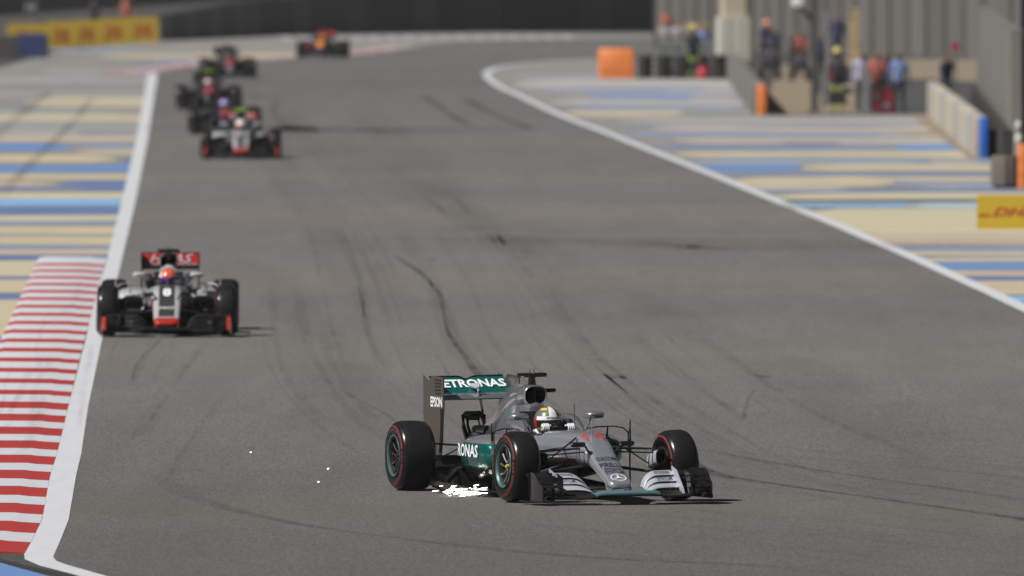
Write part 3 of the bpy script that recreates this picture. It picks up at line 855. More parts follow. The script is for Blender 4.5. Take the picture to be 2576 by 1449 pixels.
def b_hrest():
    b = MB()
    for sg in (-1,1): b.box((sg*.197,1.56,.66),(.03,.38,.14))
    b.box((0,1.735,.68),(.38,.05,.24)); b.box((0,1.45,.34),(.36,.6,.02)); return b
def b_tcam():
    b = MB()
    b.loft([b_ring(r, r*1.15, 0, 0, 0) and [(x, 1.93+.035*math.cos(a)*q, 1.135+.022*math.sin(a)*q) for a in [2*math.pi*k/12 for k in range(12)]] for x, q, r in ((-.15,.5,1),(-.14,.95,1),(-.02,1,1),(.13,.95,1),(.145,.5,1))])
    b.loft([[(sx, 1.90, z), (sx2, 1.90, z), (sx2, 1.97, z), (sx, 1.97, z)] for sx, sx2, z in ((-.03,.03,1.03),(-.022,.022,1.12))], smooth=False)
    b.tube([(-.02,1.93,1.15),(-.02,1.93,1.19)], .004, 5); b.tube([(.02,1.93,1.15),(.02,1.93,1.195)], .004, 5)
    return b
def b_cover_cam():
    b = MB(); b.loft([[(x, 1.95+.03*math.cos(a)*q, .985+.02*math.sin(a)*q) for a in [2*math.pi*k/10 for k in range(10)]] for x, q in ((.10,.9),(.16,1),(.225,1),(.24,.6))]); return b
def b_nosecam(sg):
    def f():
        b = MB(); b.loft([[(sg*x, -.22+.035*math.cos(a)*q, .545+.024*math.sin(a)*q) for a in [2*math.pi*k/10 for k in range(10)]] for x, q in ((.17,.6),(.18,1),(.295,1),(.31,.6))])
        b.tube([(sg*.12,-.2,.46),(sg*.18,-.22,.545)], .01, 6); return b
    return f
def b_hoop():
    b = MB()
    for th, off in ((.016,0),(.010,.045)):
        b.tube([(-.07+off,3.72,.40),(-.105+off,3.80,.60),(-.10+off,3.82,.69-off),(-.07,3.83,.715-off),(.07,3.83,.715-off),(.10-off,3.82,.69-off),(.105-off,3.80,.6),(.07-off,3.72,.4)], th, 6, flat=2.0)
    return b
def b_swan():
    b = MB(); b.tube([(0,3.70,.97),(0,3.62,.93),(0,3.52,.76),(0,3.44,.60),(0,3.42,.45)], [.010,.011,.013,.016,.02], 8); return b
def b_pod():
    b = MB(); b.loft([b_ring(.026*q,.030*q,0,y,.985,14) for y,q in ((3.60,.3),(3.63,.9),(3.72,1),(3.85,.8),(4.0,.4))]); b.tube([(0,3.64,.97),(0,3.62,.90)], .012, 8); return b
def b_exhaust():
    b = MB()
    rr = [b_ring(q,q,0,y,.56,20) for y,q in ((3.3,.06),(3.72,.052))]
    b.loft(rr, 0, False, False); b.loft([rr[-1], b_ring(.044,.044,0,3.72,.56,20), b_ring(.044,.044,0,3.5,.56,20)], 1, False, True)
    for sg in (-1,1): b.tube([(sg*.075,3.4,.52),(sg*.075,3.7,.53)], .022, 8, 1)
    return b
def b_steer():
    b = MB(); b.box((0,1.17,.60),(.20,.025,.13)); b.tube([(-.13,1.18,.55),(-.14,1.18,.61),(-.12,1.18,.66)], .014, 8); b.tube([(.13,1.18,.55),(.14,1.18,.61),(.12,1.18,.66)], .014, 8); return b

def map_tub(y0, y1, x0, x1, wd=False):
    def f(a, b2):
        x = lerp(x0, x1, a); y = lerp(y0, y1, b2); return (x, y, tub_top(x, y, .004, wd))
    return f
def b_star(R0, yc):
    b = MB()
    def P(r, a, off=0):
        x = r*math.cos(a); y = yc + r*math.sin(a); return (x, y, tub_top(x, y, .006+off))
    n = 40
    vs = [P(R0, 2*math.pi*k/n) for k in range(n)] + [P(R0*.88, 2*math.pi*k/n) for k in range(n)]
    b.add(vs, [(k, (k+1)%n, n+(k+1)%n, n+k) for k in range(n)], 0, False)
    for a in (90, 210, 330):
        a = R(a); tip = P(R0*.9, a, .001); l = P(R0*.14, a+1.2, .001); r = P(R0*.14, a-1.2, .001); c = P(0, 0, .001)
        b.add([tip, l, c, r], [(0,1,2),(0,2,3)], 0, False)
    return b

# helmet: centre (0,0,0), radii
HR = (.128,.155,.135)
def hpt(az, el, k=1.0):
    """az 0 = forward (-Y), + to +X; el up"""
    a, e = R(az), R(el)
    x, y, z = math.sin(a)*math.cos(e), -math.cos(a)*math.cos(e), math.sin(e)
    chin = 1 + .10*max(0, -z)*max(0, -y)*2
    return (x*HR[0]*k, y*HR[1]*k*chin, z*HR[2]*k)
def b_helmet():
    b = MB(); rings = [[hpt(az*11.25, el) for az in range(32)] for el in [-62,-50,-38,-26,-14,-2,10,22,34,46,58,68,78,86]]
    b.loft(rings, 0, True, True)
    return b
def b_patch(az0, az1, el0, el1, k, na=12, ne=6):
    def f():
        b = MB(); b.loft([[hpt(lerp(az0,az1,i/na), lerp(el0,el1,j/ne), k) for i in range(na+1)] for j in range(ne+1)], closed=False); return b
    return f
def skin_mesh(verts, edges, radii, root, sub=1):
    me = bpy.data.meshes.new('body'); me.from_pydata(verts, edges, [])
    o = bpy.data.objects.new('body', me); sc.collection.objects.link(o)
    md = o.modifiers.new('skin', 'SKIN'); md.use_smooth_shade = True
    for i, sv in enumerate(me.skin_vertices[0].data):
        sv.radius = (radii[i], radii[i]); sv.use_root = (i == root)
    if sub: s2 = o.modifiers.new('sub', 'SUBSURF'); s2.levels = sub; s2.render_levels = sub
    dg = bpy.context.evaluated_depsgraph_get()
    out = bpy.data.meshes.new_from_object(o.evaluated_get(dg))
    sc.collection.objects.unlink(o); bpy.data.objects.remove(o); bpy.data.meshes.remove(me)
    for p in out.polygons: p.use_smooth = True
    return out
def b_glove(sg):
    def f():
        V = [(0,.05,-.03),(0,.02,0),(0,-.02,.03)]; E = [(0,1),(1,2)]; Rr = [.026,.032,.03]
        for k in range(4):
            x = -.027 + .018*k; L = (.9,1.0,.95,.8)[k]
            i = len(V)
            V += [(x,-.03,.045),(x,-.055,.03*L),(x,-.062,.0),(x,-.045,-.018)]; Rr += [.0105,.0095,.009,.008]
            E += [(2,i),(i,i+1),(i+1,i+2),(i+2,i+3)]
        i = len(V); V += [(sg*-.035,0,.02),(sg*-.05,-.025,.035),(sg*-.045,-.045,.03)]; Rr += [.012,.011,.009]; E += [(1,i),(i,i+1),(i+1,i+2)]
        return skin_mesh(V, E, Rr, 0, 1)
    return f
def b_driver():
    V = [(0,1.95,.27),(0,1.80,.42),(0,1.68,.54),(0,1.60,.61),(0,1.53,.66),(0,1.50,.74)]; Rr = [.15,.15,.13,.06,.075,.09]; E = [(0,1),(1,2),(2,3),(3,4),(4,5)]
    for sg in (-1,1):
        i = len(V); V += [(sg*.15,1.66,.54),(sg*.20,1.45,.44),(sg*.13,1.24,.60)]; Rr += [.065,.045,.032]; E += [(2,i),(i,i+1),(i+1,i+2)]
        i = len(V); V += [(sg*.09,1.85,.27),(sg*.10,1.2,.42),(sg*.08,.7,.38),(sg*.08,.62,.44)]; Rr += [.09,.06,.04,.03]; E += [(0,i),(i,i+1),(i+1,i+2),(i+2,i+3)]
    return skin_mesh(V, E, Rr, 0, 1)

DEF = dict(body=M['silver_tub'], cover=M['silver_cover'], intake=M['silver_cover'], pod=M['silver_side'], wing=M['carbon'], lead=M['teal_pale'], flap=M['silver_flat'], rw=M['carbon'], rwf=M['teal'],
           rwm=M['silver_cover'], endp=M['brown_endplate'], mirror=M['silver'], mirror2=M['teal_pale'], stalk=M['silver'], tcam=M['black_gloss'], rim=M['rim_ring'], tyre_mark=M['tyre_red'], fend=M['black_gloss'], pad=M['silver_cover'], pylon=M['silver'], pvane=M['black_gloss'], wide=False, hero=False)
def build_car(label, u, v, yaw, st, steer=0, roll=0, group=None, at=None):
    P = dict(DEF); P.update(st)
    x, y = at or G(u, v)
    car = tag(empty('racing_car', (x, y, .009), R(yaw)), label, 'racing car', group)
    rr = (0, R(-roll), 0)
    def pt(key, name, bld, mats, parent=car, **k):
        if parent is car and 'rot' not in k: k['rot'] = rr
        return part(key, name, bld, mats, parent, **k)
    B, C = M['black_gloss'], M['carbon']
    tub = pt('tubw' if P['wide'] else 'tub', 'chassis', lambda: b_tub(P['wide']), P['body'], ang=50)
    cover = pt('cover', 'engine_cover', b_cover, P['cover'], ang=60)
    pt('intake', 'air_intake', b_intake, [P['intake'], M['barrier_dark']], cover, ang=50)
    pt('fin', 'shark_fin', b_rims_fin, P['cover'], cover)
    for sg in (-1, 1):
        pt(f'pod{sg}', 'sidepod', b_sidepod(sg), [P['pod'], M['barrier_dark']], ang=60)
        pt(f'pad{sg}', 'cockpit_side', b_pad(sg), P['pad'])
        mr = pt(f'mir{sg}', 'mirror', b_mirror(sg), P['mirror'])
        pt(f'mirl{sg}', 'mirror_housing', b_mirror_low(sg), P['mirror2'], mr)
        pt(f'mirg{sg}', 'mirror_glass', b_glassm(sg), B, mr)
        pt(f'stk{sg}', 'mirror_stalk', b_stalk(sg), P['stalk'], mr)
        for i, (p, q) in enumerate(ARMS_F + ARMS_R):
            pt(f'arm{sg}{i}', 'suspension_arm', b_arm((sg*p[0],p[1],p[2]), (sg*q[0],q[1],q[2]), .016 if i in (0,1,6,7) else .021 if i % 6 < 4 else .012), B)
        pt(f'duct{sg}', 'brake_duct', b_duct(sg), [M['silver_flat'] if P['hero'] else C, M['carbon']])
        pt(f'vane{sg}', 'turning_vane', b_vane(sg), C)
        pt(f'pvane{sg}', 'sidepod_vane', b_podvane(sg), P['pvane'])
        pt(f'ncam{sg}', 'camera_pod', b_nosecam(sg), B)
    pt('hrest', 'headrest', b_hrest, M['barrier_dark'])
    pt('steer', 'steering_wheel', b_steer, C)
    pt('floor', 'floor', b_floor, B); pt('split', 'splitter', b_splitter, C); pt('diff', 'diffuser', b_diffuser, C)
    pt('tcam', 'camera_mount', b_tcam, P['tcam']).location.z = 0 if P['hero'] else -.065
    if P['hero']: pt('ccam', 'camera_pod', b_cover_cam, B)
    pt('hoop', 'monkey_seat', b_hoop, B); pt('exh', 'exhaust', b_exhaust, [B, M['barrier_dark']])
    pt('ant', 'antenna', lambda: MB().tube([(0,.62,.64),(0,.62,.90)], .003, 5), C)
    pt('pitot', 'pitot_tube', lambda: MB().tube([(0,.10,.62),(0,.08,.80)], [.007,.003], 6).tube([(0,.09,.79),(0,.0,.79)], .003, 5), M['silver'])
    fw = pt('fwm', 'front_wing', b_main_plane, C)
    pt('lead', 'leading_edge', b_lead, P['lead'], fw)
    for sg in (-1, 1):
        for k in range(4):
            pt(f'flap{sg}{k}', 'flap', b_flap(sg, k, .27, .595), P['flap'] if k else C, fw)
            pt(f'flapo{sg}{k}', 'outer_flap', b_flap(sg, k, .605, .815), C, fw)
        pt(f'fence{sg}', 'wing_fence', lambda: MB().plate([(-.84,.08),(-.50,.13),(-.46,.335),(-.60,.30),(-.80,.14)], 0, sg*.60, .008), P['flap'], fw)
        pt(f'ep{sg}', 'endplate', b_endplate(sg), P['fend'], fw)
        pt(f'tun{sg}', 'footplate_tunnel', b_tunnel(sg), C, fw)
        pt(f'cas{sg}', 'cascade', b_cascade(sg), B, fw)
        pt(f'pyl{sg}', 'pylon', b_pylon(sg), P['pylon'], fw).scale.x = 1.65 if P['wide'] else 1
    rw = pt('rwm', 'rear_wing', b_blackplate, P['rwm'])
    pt('rwf', 'flap', b_rw_flap, P['rwf'], rw); pt('rwe', 'gurney_edge', b_rw_edge, C, rw)
    for sg in (-1, 1): pt(f'rwp{sg}', 'endplate', b_rw_end(sg), [P['endp'], C], rw)
    pt('swan', 'pylon', b_swan, C, rw); pt('pod', 'actuator_pod', b_pod, M['silver_flat'] if P['hero'] else C, rw)
    for (wx, wy, hw, fr) in ((.7775,0,.1275,1),(-.7775,0,.1275,1),(.7375,3.5,.1625,0),(-.7375,3.5,.1625,0)):
        sg = 1 if wx > 0 else -1
        wh = empty('wheel', (wx, wy, .333), R(steer) if fr else 0, car)
        wh.rotation_euler = (0, R(-2.2*sg) if fr else 0, R(steer) if fr else 0)
        part(f'tyre{fr}', 'tyre', b_wheel_tyre(hw, 1), [M['rubber'], M['rubber_side']], wh, ang=60)
        part(f'band{fr}', 'sidewall_marking', b_band(hw), P['tyre_mark'], wh)
        part(f'rim{fr}{sg}', 'rim', b_rim(hw, sg), [M['rim_dark'], P['rim']], wh)
        part(f'spk{fr}{sg}', 'spokes', b_spokes(hw, sg, 10), M['rim_pale'] if fr else M['rim_dark'], wh)
        part(f'nut{fr}{sg}', 'wheel_nut', b_nut(hw, sg), M['hub_yellow'] if P['hero'] and fr else M['rim_dark'], wh)
    if not P['hero']: rw.location.z = -.07
    return car, rr, fw, rw, tub
def build_driver(car, rr, label, suit, gl, shell, visor, extras=()):
    dr = tag(empty('person', car.location, car.rotation_euler.z), label, 'person', 'drivers seated in the racing cars')
    part('drv', 'body', b_driver, suit, dr, rot=rr)
    he = empty('helmet', (0,1.50,.715), 0, dr); he.rotation_euler = rr
    he = part('helm', 'helmet', b_helmet, shell, dr, loc=(0,1.50,.715), rot=rr, ang=80) if bpy.data.objects.remove(he) is None else None
    part('visor', 'visor', b_patch(-78,78,-22,6,1.012), visor, he)
    for sg in (-1,1):
        part(f'glove{sg}', 'glove', b_glove(sg), gl, dr, loc=(sg*.125,1.20,.645), rot=rr)
    for key, nm, f, m in extras: part(key, nm, f, m, he)
    return dr, he

# --- hero silver car
gw = M['white_plastic']
YAW = 17.5
# front axle midpoint measured in the photograph
ax, ay = (1499.5-1288)/269.0, 159.6
car, rr, fw, rw, tub = build_car('silver and teal racing car throwing sparks, nearest the camera, number 44 on its nose', 0, 0, YAW, dict(hero=True), steer=3.0, roll=.9, at=(ax, ay))
for s_, y0, y1, x0, x1, m_ in (('QUALCOMM',-.375,-.300,-.10,.10,'letter_dark'),('PIRELLI',-.485,-.410,-.10,.10,'letter_dark'),('PETRONAS',-.540,-.505,-.08,.08,'letter_dark'),('SYNTIUM',-.615,-.550,-.09,.09,'letter_dark'),
                          ('4',-.04,.17,-.15,-.05,'letter_red'),('4',-.04,.17,.01,.11,'letter_red')):
    part(None, 'lettering', lambda: letters(s_, map_tub(y0, y1, x0, x1), .02), M[m_], tub)
part(None, 'star_emblem', lambda: b_star(.075, -.700), M['letter_silver'], tub)
# letters on the sidepod, wrapped on its side
SP = [(1.5,.700),(1.75,.704),(2.1,.680),(2.3,.620),(2.45,.562),(2.8,.424)]
def pod_map(a, b2):
    y = lerp(2.46, 1.42, a); z = lerp(.385, .505, b2); x = interp(y, SP)[0]
    t = abs((z-.36)/.23); x -= .02*t**3 - .012
    return (-x, y, z)
part(None, 'lettering', lambda: letters('PETRONAS', pod_map, .02), M['letter_white'], [o for o in car.children if o.name.startswith('sidepod')][0])
part(None, 'lettering', lambda: letters('PETRONAS', lambda a, b2: (lerp(-.35,.35,a), lerp(3.845,3.965,b2)-.018, lerp(.966,1.038,b2)+.006), .03), M['letter_white'], rw)
part(None, 'lettering', lambda: letters('EPSON', lambda a, b2: (-.389, lerp(3.93,3.56,a), lerp(.79,.89,b2)), .03), M['letter_white'], rw)
for sg, x0, x1, wd in ((1,.40,.56,'PETRONAS'),(-1,-.56,-.40,'PETRONAS')):
    part(None, 'lettering', lambda: letters(wd, lambda a, b2: flap_pt(3, lerp(x0,x1,a), lerp(.25,.75,b2)), .01), M['letter_dark'], fw)
    part(None, 'lettering', lambda: letters('SYNTIUM', lambda a, b2: flap_pt(2, lerp(x0,x1,a), lerp(.15,.8,b2)), .01), M['letter_dark'], fw)
white = mat('helmet_white', (.78,.79,.80), .25, var=.05, coat=.8)
blackh = mat('helmet_black', (.02,.02,.022), .2, var=.05, coat=.8)
yel = mat('helmet_yellow', (.70,.52,.04), .3, var=.05, coat=.6)
grn = mat('helmet_green', (.12,.45,.03), .4, var=.05)
redh = mat('helmet_red', (.45,.03,.03), .3, var=.05, coat=.6)
vis = mat('visor_dark', (.03,.018,.012), .08, var=.05, coat=.8)
suitw = mat('white_race_suit', (.60,.61,.64), .8, var=.1); suitd = mat('dark_race_suit', (.06,.06,.065), .8, var=.1)
def claw():
    b = MB()
    for k in range(3):
        a0 = -34 + k*6
        b.loft([[hpt(a0+2.6-j*.3, 40-j*6, 1.018) for j in range(4)], [hpt(a0-j*.3, 40-j*6, 1.018) for j in range(4)]], closed=False)
    return b
def helm_star():
    b = MB(); n = 20
    def P(r, a): return hpt(4 + r*math.cos(a)/math.cos(R(38)), 38 + r*math.sin(a), 1.022)
    b.add([P(9, 2*math.pi*k/n) for k in range(n)] + [P(7.4, 2*math.pi*k/n) for k in range(n)], [(k,(k+1)%n,n+(k+1)%n,n+k) for k in range(n)], 0, False)
    for a in (90,210,330):
        a = R(a); b.add([P(8,a), P(1.5,a+1.2), P(0,0), P(1.5,a-1.2)], [(0,1,2),(0,2,3)], 0, False)
    return b
ex = [(None,'sun_strip',b_patch(-72,72,4,19,1.03),white),
      (None,'lettering',lambda: letters('PETRONAS', lambda a, b2: hpt(lerp(-24,44,a), lerp(8,15.5,b2), 1.038), .02), M['letter_dark']),
      (None,'crown_band',b_patch(-14,24,19,82,1.014),white), (None,'yellow_flash',b_patch(-75,-22,48,64,1.014),yel),
      (None,'green_emblem',claw,grn), (None,'star_emblem',helm_star,M['letter_silver']),
      (None,'red_flash',b_patch(-115,-74,-25,14,1.014),redh), (None,'yellow_flash',b_patch(-95,-60,-50,-28,1.014),yel), (None,'yellow_flash',b_patch(40,80,30,44,1.014),yel)]
shell44 = mat('helmet_shell_silver_black', (.22,.22,.23), .22, .4, var=.1, coat=.8)
build_driver(car, rr, 'driver in a white, black and yellow helmet, seated in the silver car', suitw, gw, shell44, vis, ex)

# --- grey, black and red car on the kerb
hc = (.46,.46,.48); dk = (.045,.048,.052); rd = (.42,.025,.015)
haas_tub = mat('grey_car_tub_paint', hc, .35, .1, coat=.5, rules=[(dk, [('A','<',.104),('Y','>',-.65)]), (rd, [('A','>',.172),('Z','<',.48),('Y','<',.05)]), (rd, [('Y','<',-.68)]), (dk, [('Z','<',.36),('Y','>',-.1)])])
haas_pod = mat('grey_car_pod_paint', hc, .35, .1, coat=.5, rules=[(dk, [('Z','<',.40)])])
haas_cov = mat('grey_car_cover_paint', (.50,.50,.52), .35, .1, coat=.5)
haas_int = mat('intake_black', (.03,.03,.032), .35, var=.1)
haas_red = mat('red_wing_paint', (.34,.02,.02), .4, .1, var=.1)
HAAS = dict(body=haas_tub, cover=haas_cov, intake=haas_int, pod=haas_pod, lead=M['carbon'], flap=M['carbon'], rwf=haas_red, rwm=M['carbon'], endp=M['carbon'], mirror=haas_cov, mirror2=haas_cov, stalk=haas_cov,
            tcam=M['black_gloss'], rim=M['rim_dark'], pad=M['barrier_dark'], pylon=haas_red, pvane=haas_cov, wide=True)
orangeh = mat('helmet_orange_red', (.72,.12,.07), .25, var=.05, coat=.8, rules=[((.7,.7,.74), [('A','>',.085)]), ((.7,.7,.74), [('Z','<',.0)])])
visp = mat('visor_purple', (.05,.02,.20), .12, var=.05, coat=.8)
def haas_extra(car, fw, rw, tub, num):
    part(None, 'lettering', lambda: letters('HAAS', lambda a, b2: (lerp(-.27,.30,a), lerp(3.80,3.99,b2)-.018, lerp(.935,1.05,b2)+.008), .0, .35), M['silver_flat'], rw)
    part(None, 'white_stripe', lambda: MB().plate([(-.36,.915),(.36,.915),(.36,.93),(-.36,.93)], 1, 3.775, .004), M['letter_white'], rw)
    part(None, 'lettering', lambda: letters(num, map_tub(-.16, .06, -.055, .055, True), .03), M['letter_white'], tub)
    part(None, 'lettering', lambda: letters('HAAS', map_tub(-.44, -.39, -.10, .10, True), .02, .2), M['letter_white'], tub)
    for sg in (-1,1):
        part(None, 'red_endplate_mark', lambda: MB().plate([(sg*.785,.10),(sg*.835,.10),(sg*.835,.27),(sg*.785,.27)], 1, -1.0, .01), haas_orange, fw)
haas_orange = mat('orange_red_print', (.62,.05,.03), .5, var=.05)
c1, r1, f1, w1, t1 = build_car('grey, black and red racing car riding beside the red and white kerb', 420, 846, .5, HAAS)
haas_extra(c1, f1, w1, t1, '8')
build_driver(c1, r1, 'driver in orange-red and white helmet with purple visor, beside the kerb', suitd, suitd, orangeh, visp, [(None,'chin_band',b_patch(-60,60,-40,-24,1.012),mat('helmet_orange', (.75,.25,.05), .3))])
limeg = mat('lime_camera_cover', (.38,.60,.02), .5)
H2 = dict(HAAS); H2['tcam'] = limeg
c2, r2, f2, w2, t2 = build_car('grey and red racing car with lime camera mount, first of the distant group', 606, 400, 1.0, H2)
haas_extra(c2, f2, w2, t2, '21')
build_driver(c2, r2, 'driver in white and red helmet under the lime camera mount', suitd, suitd, mat('helmet_white_red', (.72,.70,.68), .3, coat=.5, rules=[((.6,.05,.05), [('Z','<',.03)])]), mat('visor_red', (.35,.03,.03), .2))
pur = (.025,.02,.05)
D1 = dict(body=mat('dark_plum_tub', (.04,.03,.06), .35, rules=[((.26,.05,.06), [('A','<',.1),('Y','>',-.3)])], coat=.4), cover=mat('dark_plum_cover', (.09,.04,.07), .35, coat=.4), intake=M['carbon'], pod=mat('dark_plum_pod', (.05,.04,.08), .35, coat=.4),
          lead=M['carbon'], flap=M['carbon'], rwf=M['carbon'], rwm=M['carbon'], endp=M['carbon'], mirror=M['carbon'], mirror2=M['carbon'], stalk=M['carbon'], rim=M['rim_dark'], pad=M['carbon'], pylon=M['carbon'])
D2 = dict(D1, body=mat('black_red_nose_tub', (.10,.10,.11), .35, rules=[((.32,.035,.05), [('A','<',.13),('Z','>',.42)])], coat=.4), cover=M['carbon'], pod=mat('black_pod', (.04,.04,.045), .35, coat=.4), tcam=limeg)
D3 = dict(D1, body=mat('black_pink_tub', (.12,.12,.13), .35, rules=[((.30,.05,.07), [('A','<',.13),('Z','>',.40)])], coat=.4), cover=mat('grey_black_cover', (.05,.05,.055), .4), pod=mat('black_pod_b', (.03,.03,.033), .4))
RB = dict(D1, body=mat('navy_yellow_nose_tub', (.025,.025,.09), .45, rules=[((.70,.24,.02), [('Z','>',.42)])], coat=.2), cover=mat('navy_red_cover', (.025,.02,.08), .45, rules=[((.45,.08,.03), [('Z','>',.80)])]), intake=mat('orange_red_intake', (.60,.14,.04), .45), pod=mat('navy_matt_pod', (.025,.025,.08), .45, rules=[((.35,.02,.06), [('A','>',.5)])]), rwf=haas_red, tcam=M['carbon'])
c3, r3, *_ = build_car('dark plum racing car hidden behind the second grey and red car', 566, 338, 1.5, D1)
build_driver(c3, r3, 'driver in lilac helmet behind the second grey and red car', suitd, suitd, mat('helmet_lilac', (.38,.34,.75), .4), vis)
c4, r4, *_ = build_car('black racing car with red nose panel, leftmost of the distant group', 527, 276, 2.0, D2)
build_driver(c4, r4, 'driver in pale pink helmet in the leftmost distant black car', suitd, suitd, mat('helmet_pale_pink', (.65,.48,.52), .4), vis)
c5, r5, *_ = build_car('black racing car with pink nose, leaving the far red kerb', 577, 196, 3.0, D3)
build_driver(c5, r5, 'driver in dark helmet in the black car by the far kerb', suitd, suitd, mat('helmet_dark_grey', (.10,.10,.11), .4), vis)
c6, r6, *_ = build_car('navy racing car with orange nose, farthest of all the cars', 806, 146, -3.0, RB)
build_driver(c6, r6, 'driver in orange and red helmet in the farthest car', suitd, suitd, mat('helmet_orange_far', (.70,.20,.04), .4), vis)

# sparks under the silver car
spark_m, t_, b_ = node_mat('glowing_spark')
em = t_.nodes.new('ShaderNodeEmission'); em.inputs[0].default_value = (1,.90,.76,1)
nn = noise(t_, 40, 1); t_.links.new(math_n(t_, 'ADD', math_n(t_, 'MULTIPLY', nn, 14.0), 2.0), em.inputs[1])
t_.links.new(em.outputs[0], t_.nodes['Material Output'].inputs['Surface'])
def b_sparks():
    b = MB(); rnd = random.Random(3)
    def spk(x, y, z, L, r, ang=0):
        dx, dy = math.cos(ang)*L/2, math.sin(ang)*L/2
        b.tube([(x-dx,y-dy,z-.004),(x-dx*.4,y-dy*.4,z),(x+dx*.4,y+dy*.4,z),(x+dx,y+dy,z+.003)], [r*.4,r,r,r*.4], 6)
    for i in range(95):
        u = 1172 + rnd.gauss(0, 1)*(22 if i < 60 else 34); v = 1243 + rnd.gauss(0, 4.2 if i < 60 else 7)
        if v > 1253: v = 1250
        hgt = max(.008, (1254 - v)/265)
        spk((u-1288)/266.5, 161.3 + rnd.uniform(-.3,.3), hgt, rnd.uniform(.012,.07), rnd.uniform(.0014,.0038), rnd.uniform(-.25,.25))
    for u, v, r in ((826,1184,.0045),(802,1217,.0045),(632,1143,.002),(1104,1227,.008),(1113,1238,.005),(1230,1253,.004)):
        spk((u-1288)/262.0, 163.5, max(.02,(1234-v)/262), .014, r)
    return b
sp = part(None, 'sparks', b_sparks, spark_m); tag(sp, 'shower of white sparks under the silver car between its right wheels', 'sparks', kind='stuff')

# ------------------------------------------------------------------ barriers, walls and boards
def wall_between(name, p, q, h, th, m, panel=None, mats=None, parent=None, pname='panel', z0=0):
    """row of panels from ground point p to q"""
    p, q = Vector(p), Vector(q); L = (q-p).length; n = max(1, round(L/panel)) if panel else 1
    rz = math.atan2(q.y-p.y, q.x-p.x)
    root = parent or empty(name, (p.x, p.y, 0), rz)
    for i in range(n):
        w_ = L/n
        hh = h(i/n) if callable(h) else h
        key = (name, round(w_,3), round(hh,3), th)
        def f():
            b = MB(); g_ = .012*(w_ > .5)
            b.loft([[(g_,-th/2,0),(w_-g_,-th/2,0),(w_-g_,th/2,0),(g_,th/2,0)],[(g_,-th/2,hh-.03),(w_-g_,-th/2,hh-.03),(w_-g_,th/2,hh-.03),(g_,th/2,hh-.03)],[(g_+.02,-th/2+.03,hh),(w_-g_-.02,-th/2+.03,hh),(w_-g_-.02,th/2-.03,hh),(g_+.02,th/2-.03,hh)]], smooth=False)
            return b
        mm = mats[i % len(mats)] if mats else m
        part(key, pname, f, mm, root, loc=(i*w_, 0, z0))
    return root
# far dark tyre wall curving behind the corner
far = [G(395,102),G(600,92),G(850,86),G(1150,82),G(1450,80),G(1670,78)]
hts = [1.1,1.6,1.9,2.0,2.1,2.1]
tw = empty('barrier_wall', (*far[0], 0)); tag(tw, 'long dark belted barrier wall curving behind the far corner', 'barrier')
for i in range(len(far)-1):
    p, q = Vector(far[i]), Vector(far[i+1]); L = (q-p).length; n = max(1, round(L/2.5)); rz = math.atan2(q.y-p.y, q.x-p.x)
    for k in range(n):
        pos = p.lerp(q, k/n) - Vector(far[0]); hh = lerp(hts[i], hts[i+1], k/n)
        part(('bw', i), 'belt_panel', (lambda w_=L/n: MB().box((w_/2,0,.5),(w_-.04,.5,1))), M['barrier_dark'] if (k % 3) else M['barrier_dark2'], tw, loc=(pos.x,pos.y,0), rot=(0,0,rz)).scale = (1,1,hh)
def digi(word, x0, x1, z0, z1, yf, m, parent, it=.3):
    part(None, 'lettering', lambda: letters(word, lambda a, b2: (lerp(x0,x1,a), yf, lerp(z0,z1,b2)), .03, it), m, parent)
# yellow boards at the far left
p0, p1 = Vector(G(20,128)), Vector(G(396,103)); rz = math.atan2(p1.y-p0.y, p1.x-p0.x); Lb = (p1-p0).length
ub = [18, 120, 185, 248, 320, 397]
for i in range(5):
    vb = lerp(128, 102.5, (ub[i]-18)/379)
    c = Vector(G(ub[i], vb)); bw = (ub[i+1]-ub[i])/S(vb) + .03
    bd = tag(empty('advertising_board', (c.x, c.y, 0), rz*.08), ['far left yellow board partly hidden by the dark blue block','yellow board with red letters just right of the dark blue block','second red-lettered yellow board right of the blue block','third red-lettered yellow board right of the blue block','rightmost yellow board beside the long dark barrier'][i], 'advertising board', 'yellow boards along the far left barrier')
    part(None, 'panel', lambda: MB().box((bw/2,0,.55),(bw-.02,.12,1.1)), M['yellow'], bd)
    for k in range(3 if i else 2):
        digi('DHL', bw*.2, bw*.84, .22, .82, -.068, M['board_red'], bd) if k == 0 else None
    if bw > 3: part(None, 'red_stripe', lambda: MB().box((bw/2,-.063,.36),(bw*.7,.008,.05)), M['board_red'], bd)
# dark blue and grey foam blocks at the left edge
def block(name, u0, u1, v, h, dep, m, label, cat, group=None, rz=0):
    x0, y = G(u0, v); x1, _ = G(u1, v); w_ = x1-x0
    def f():
        b = MB(); e = min(.06, w_*.2)
        prof = [(0,e),(e,0),(w_-e,0),(w_,e),(w_,dep-e),(w_-e,dep),(e,dep),(0,dep-e)]
        b.loft([[(x,yy,z) for x,yy in prof] for z in (0,h-.05)] + [[(lerp(x,w_/2,.05),lerp(yy,dep/2,.1),h) for x,yy in prof]], ang and 0 if False else 0, smooth=False)
        for k in range(1, 3): b.box((w_/2, .0, h*k/3), (w_*.98, .012, .02))
        return b
    ang = 0
    o = part(None, name, f, m, None, loc=(x0, y, 0), rot=(0,0,rz))
    return tag(o, label, cat, group)
block('foam_block', 48, 120, 145, 60/S(145), 1.2, M['blue_wrap'], 'dark blue foam block standing before the yellow boards', 'barrier block')
block('foam_block', -20, 46, 150, 62/S(150), 1.2, M['concrete_dark'], 'dark grey block at the left edge beside the blue one', 'barrier block')
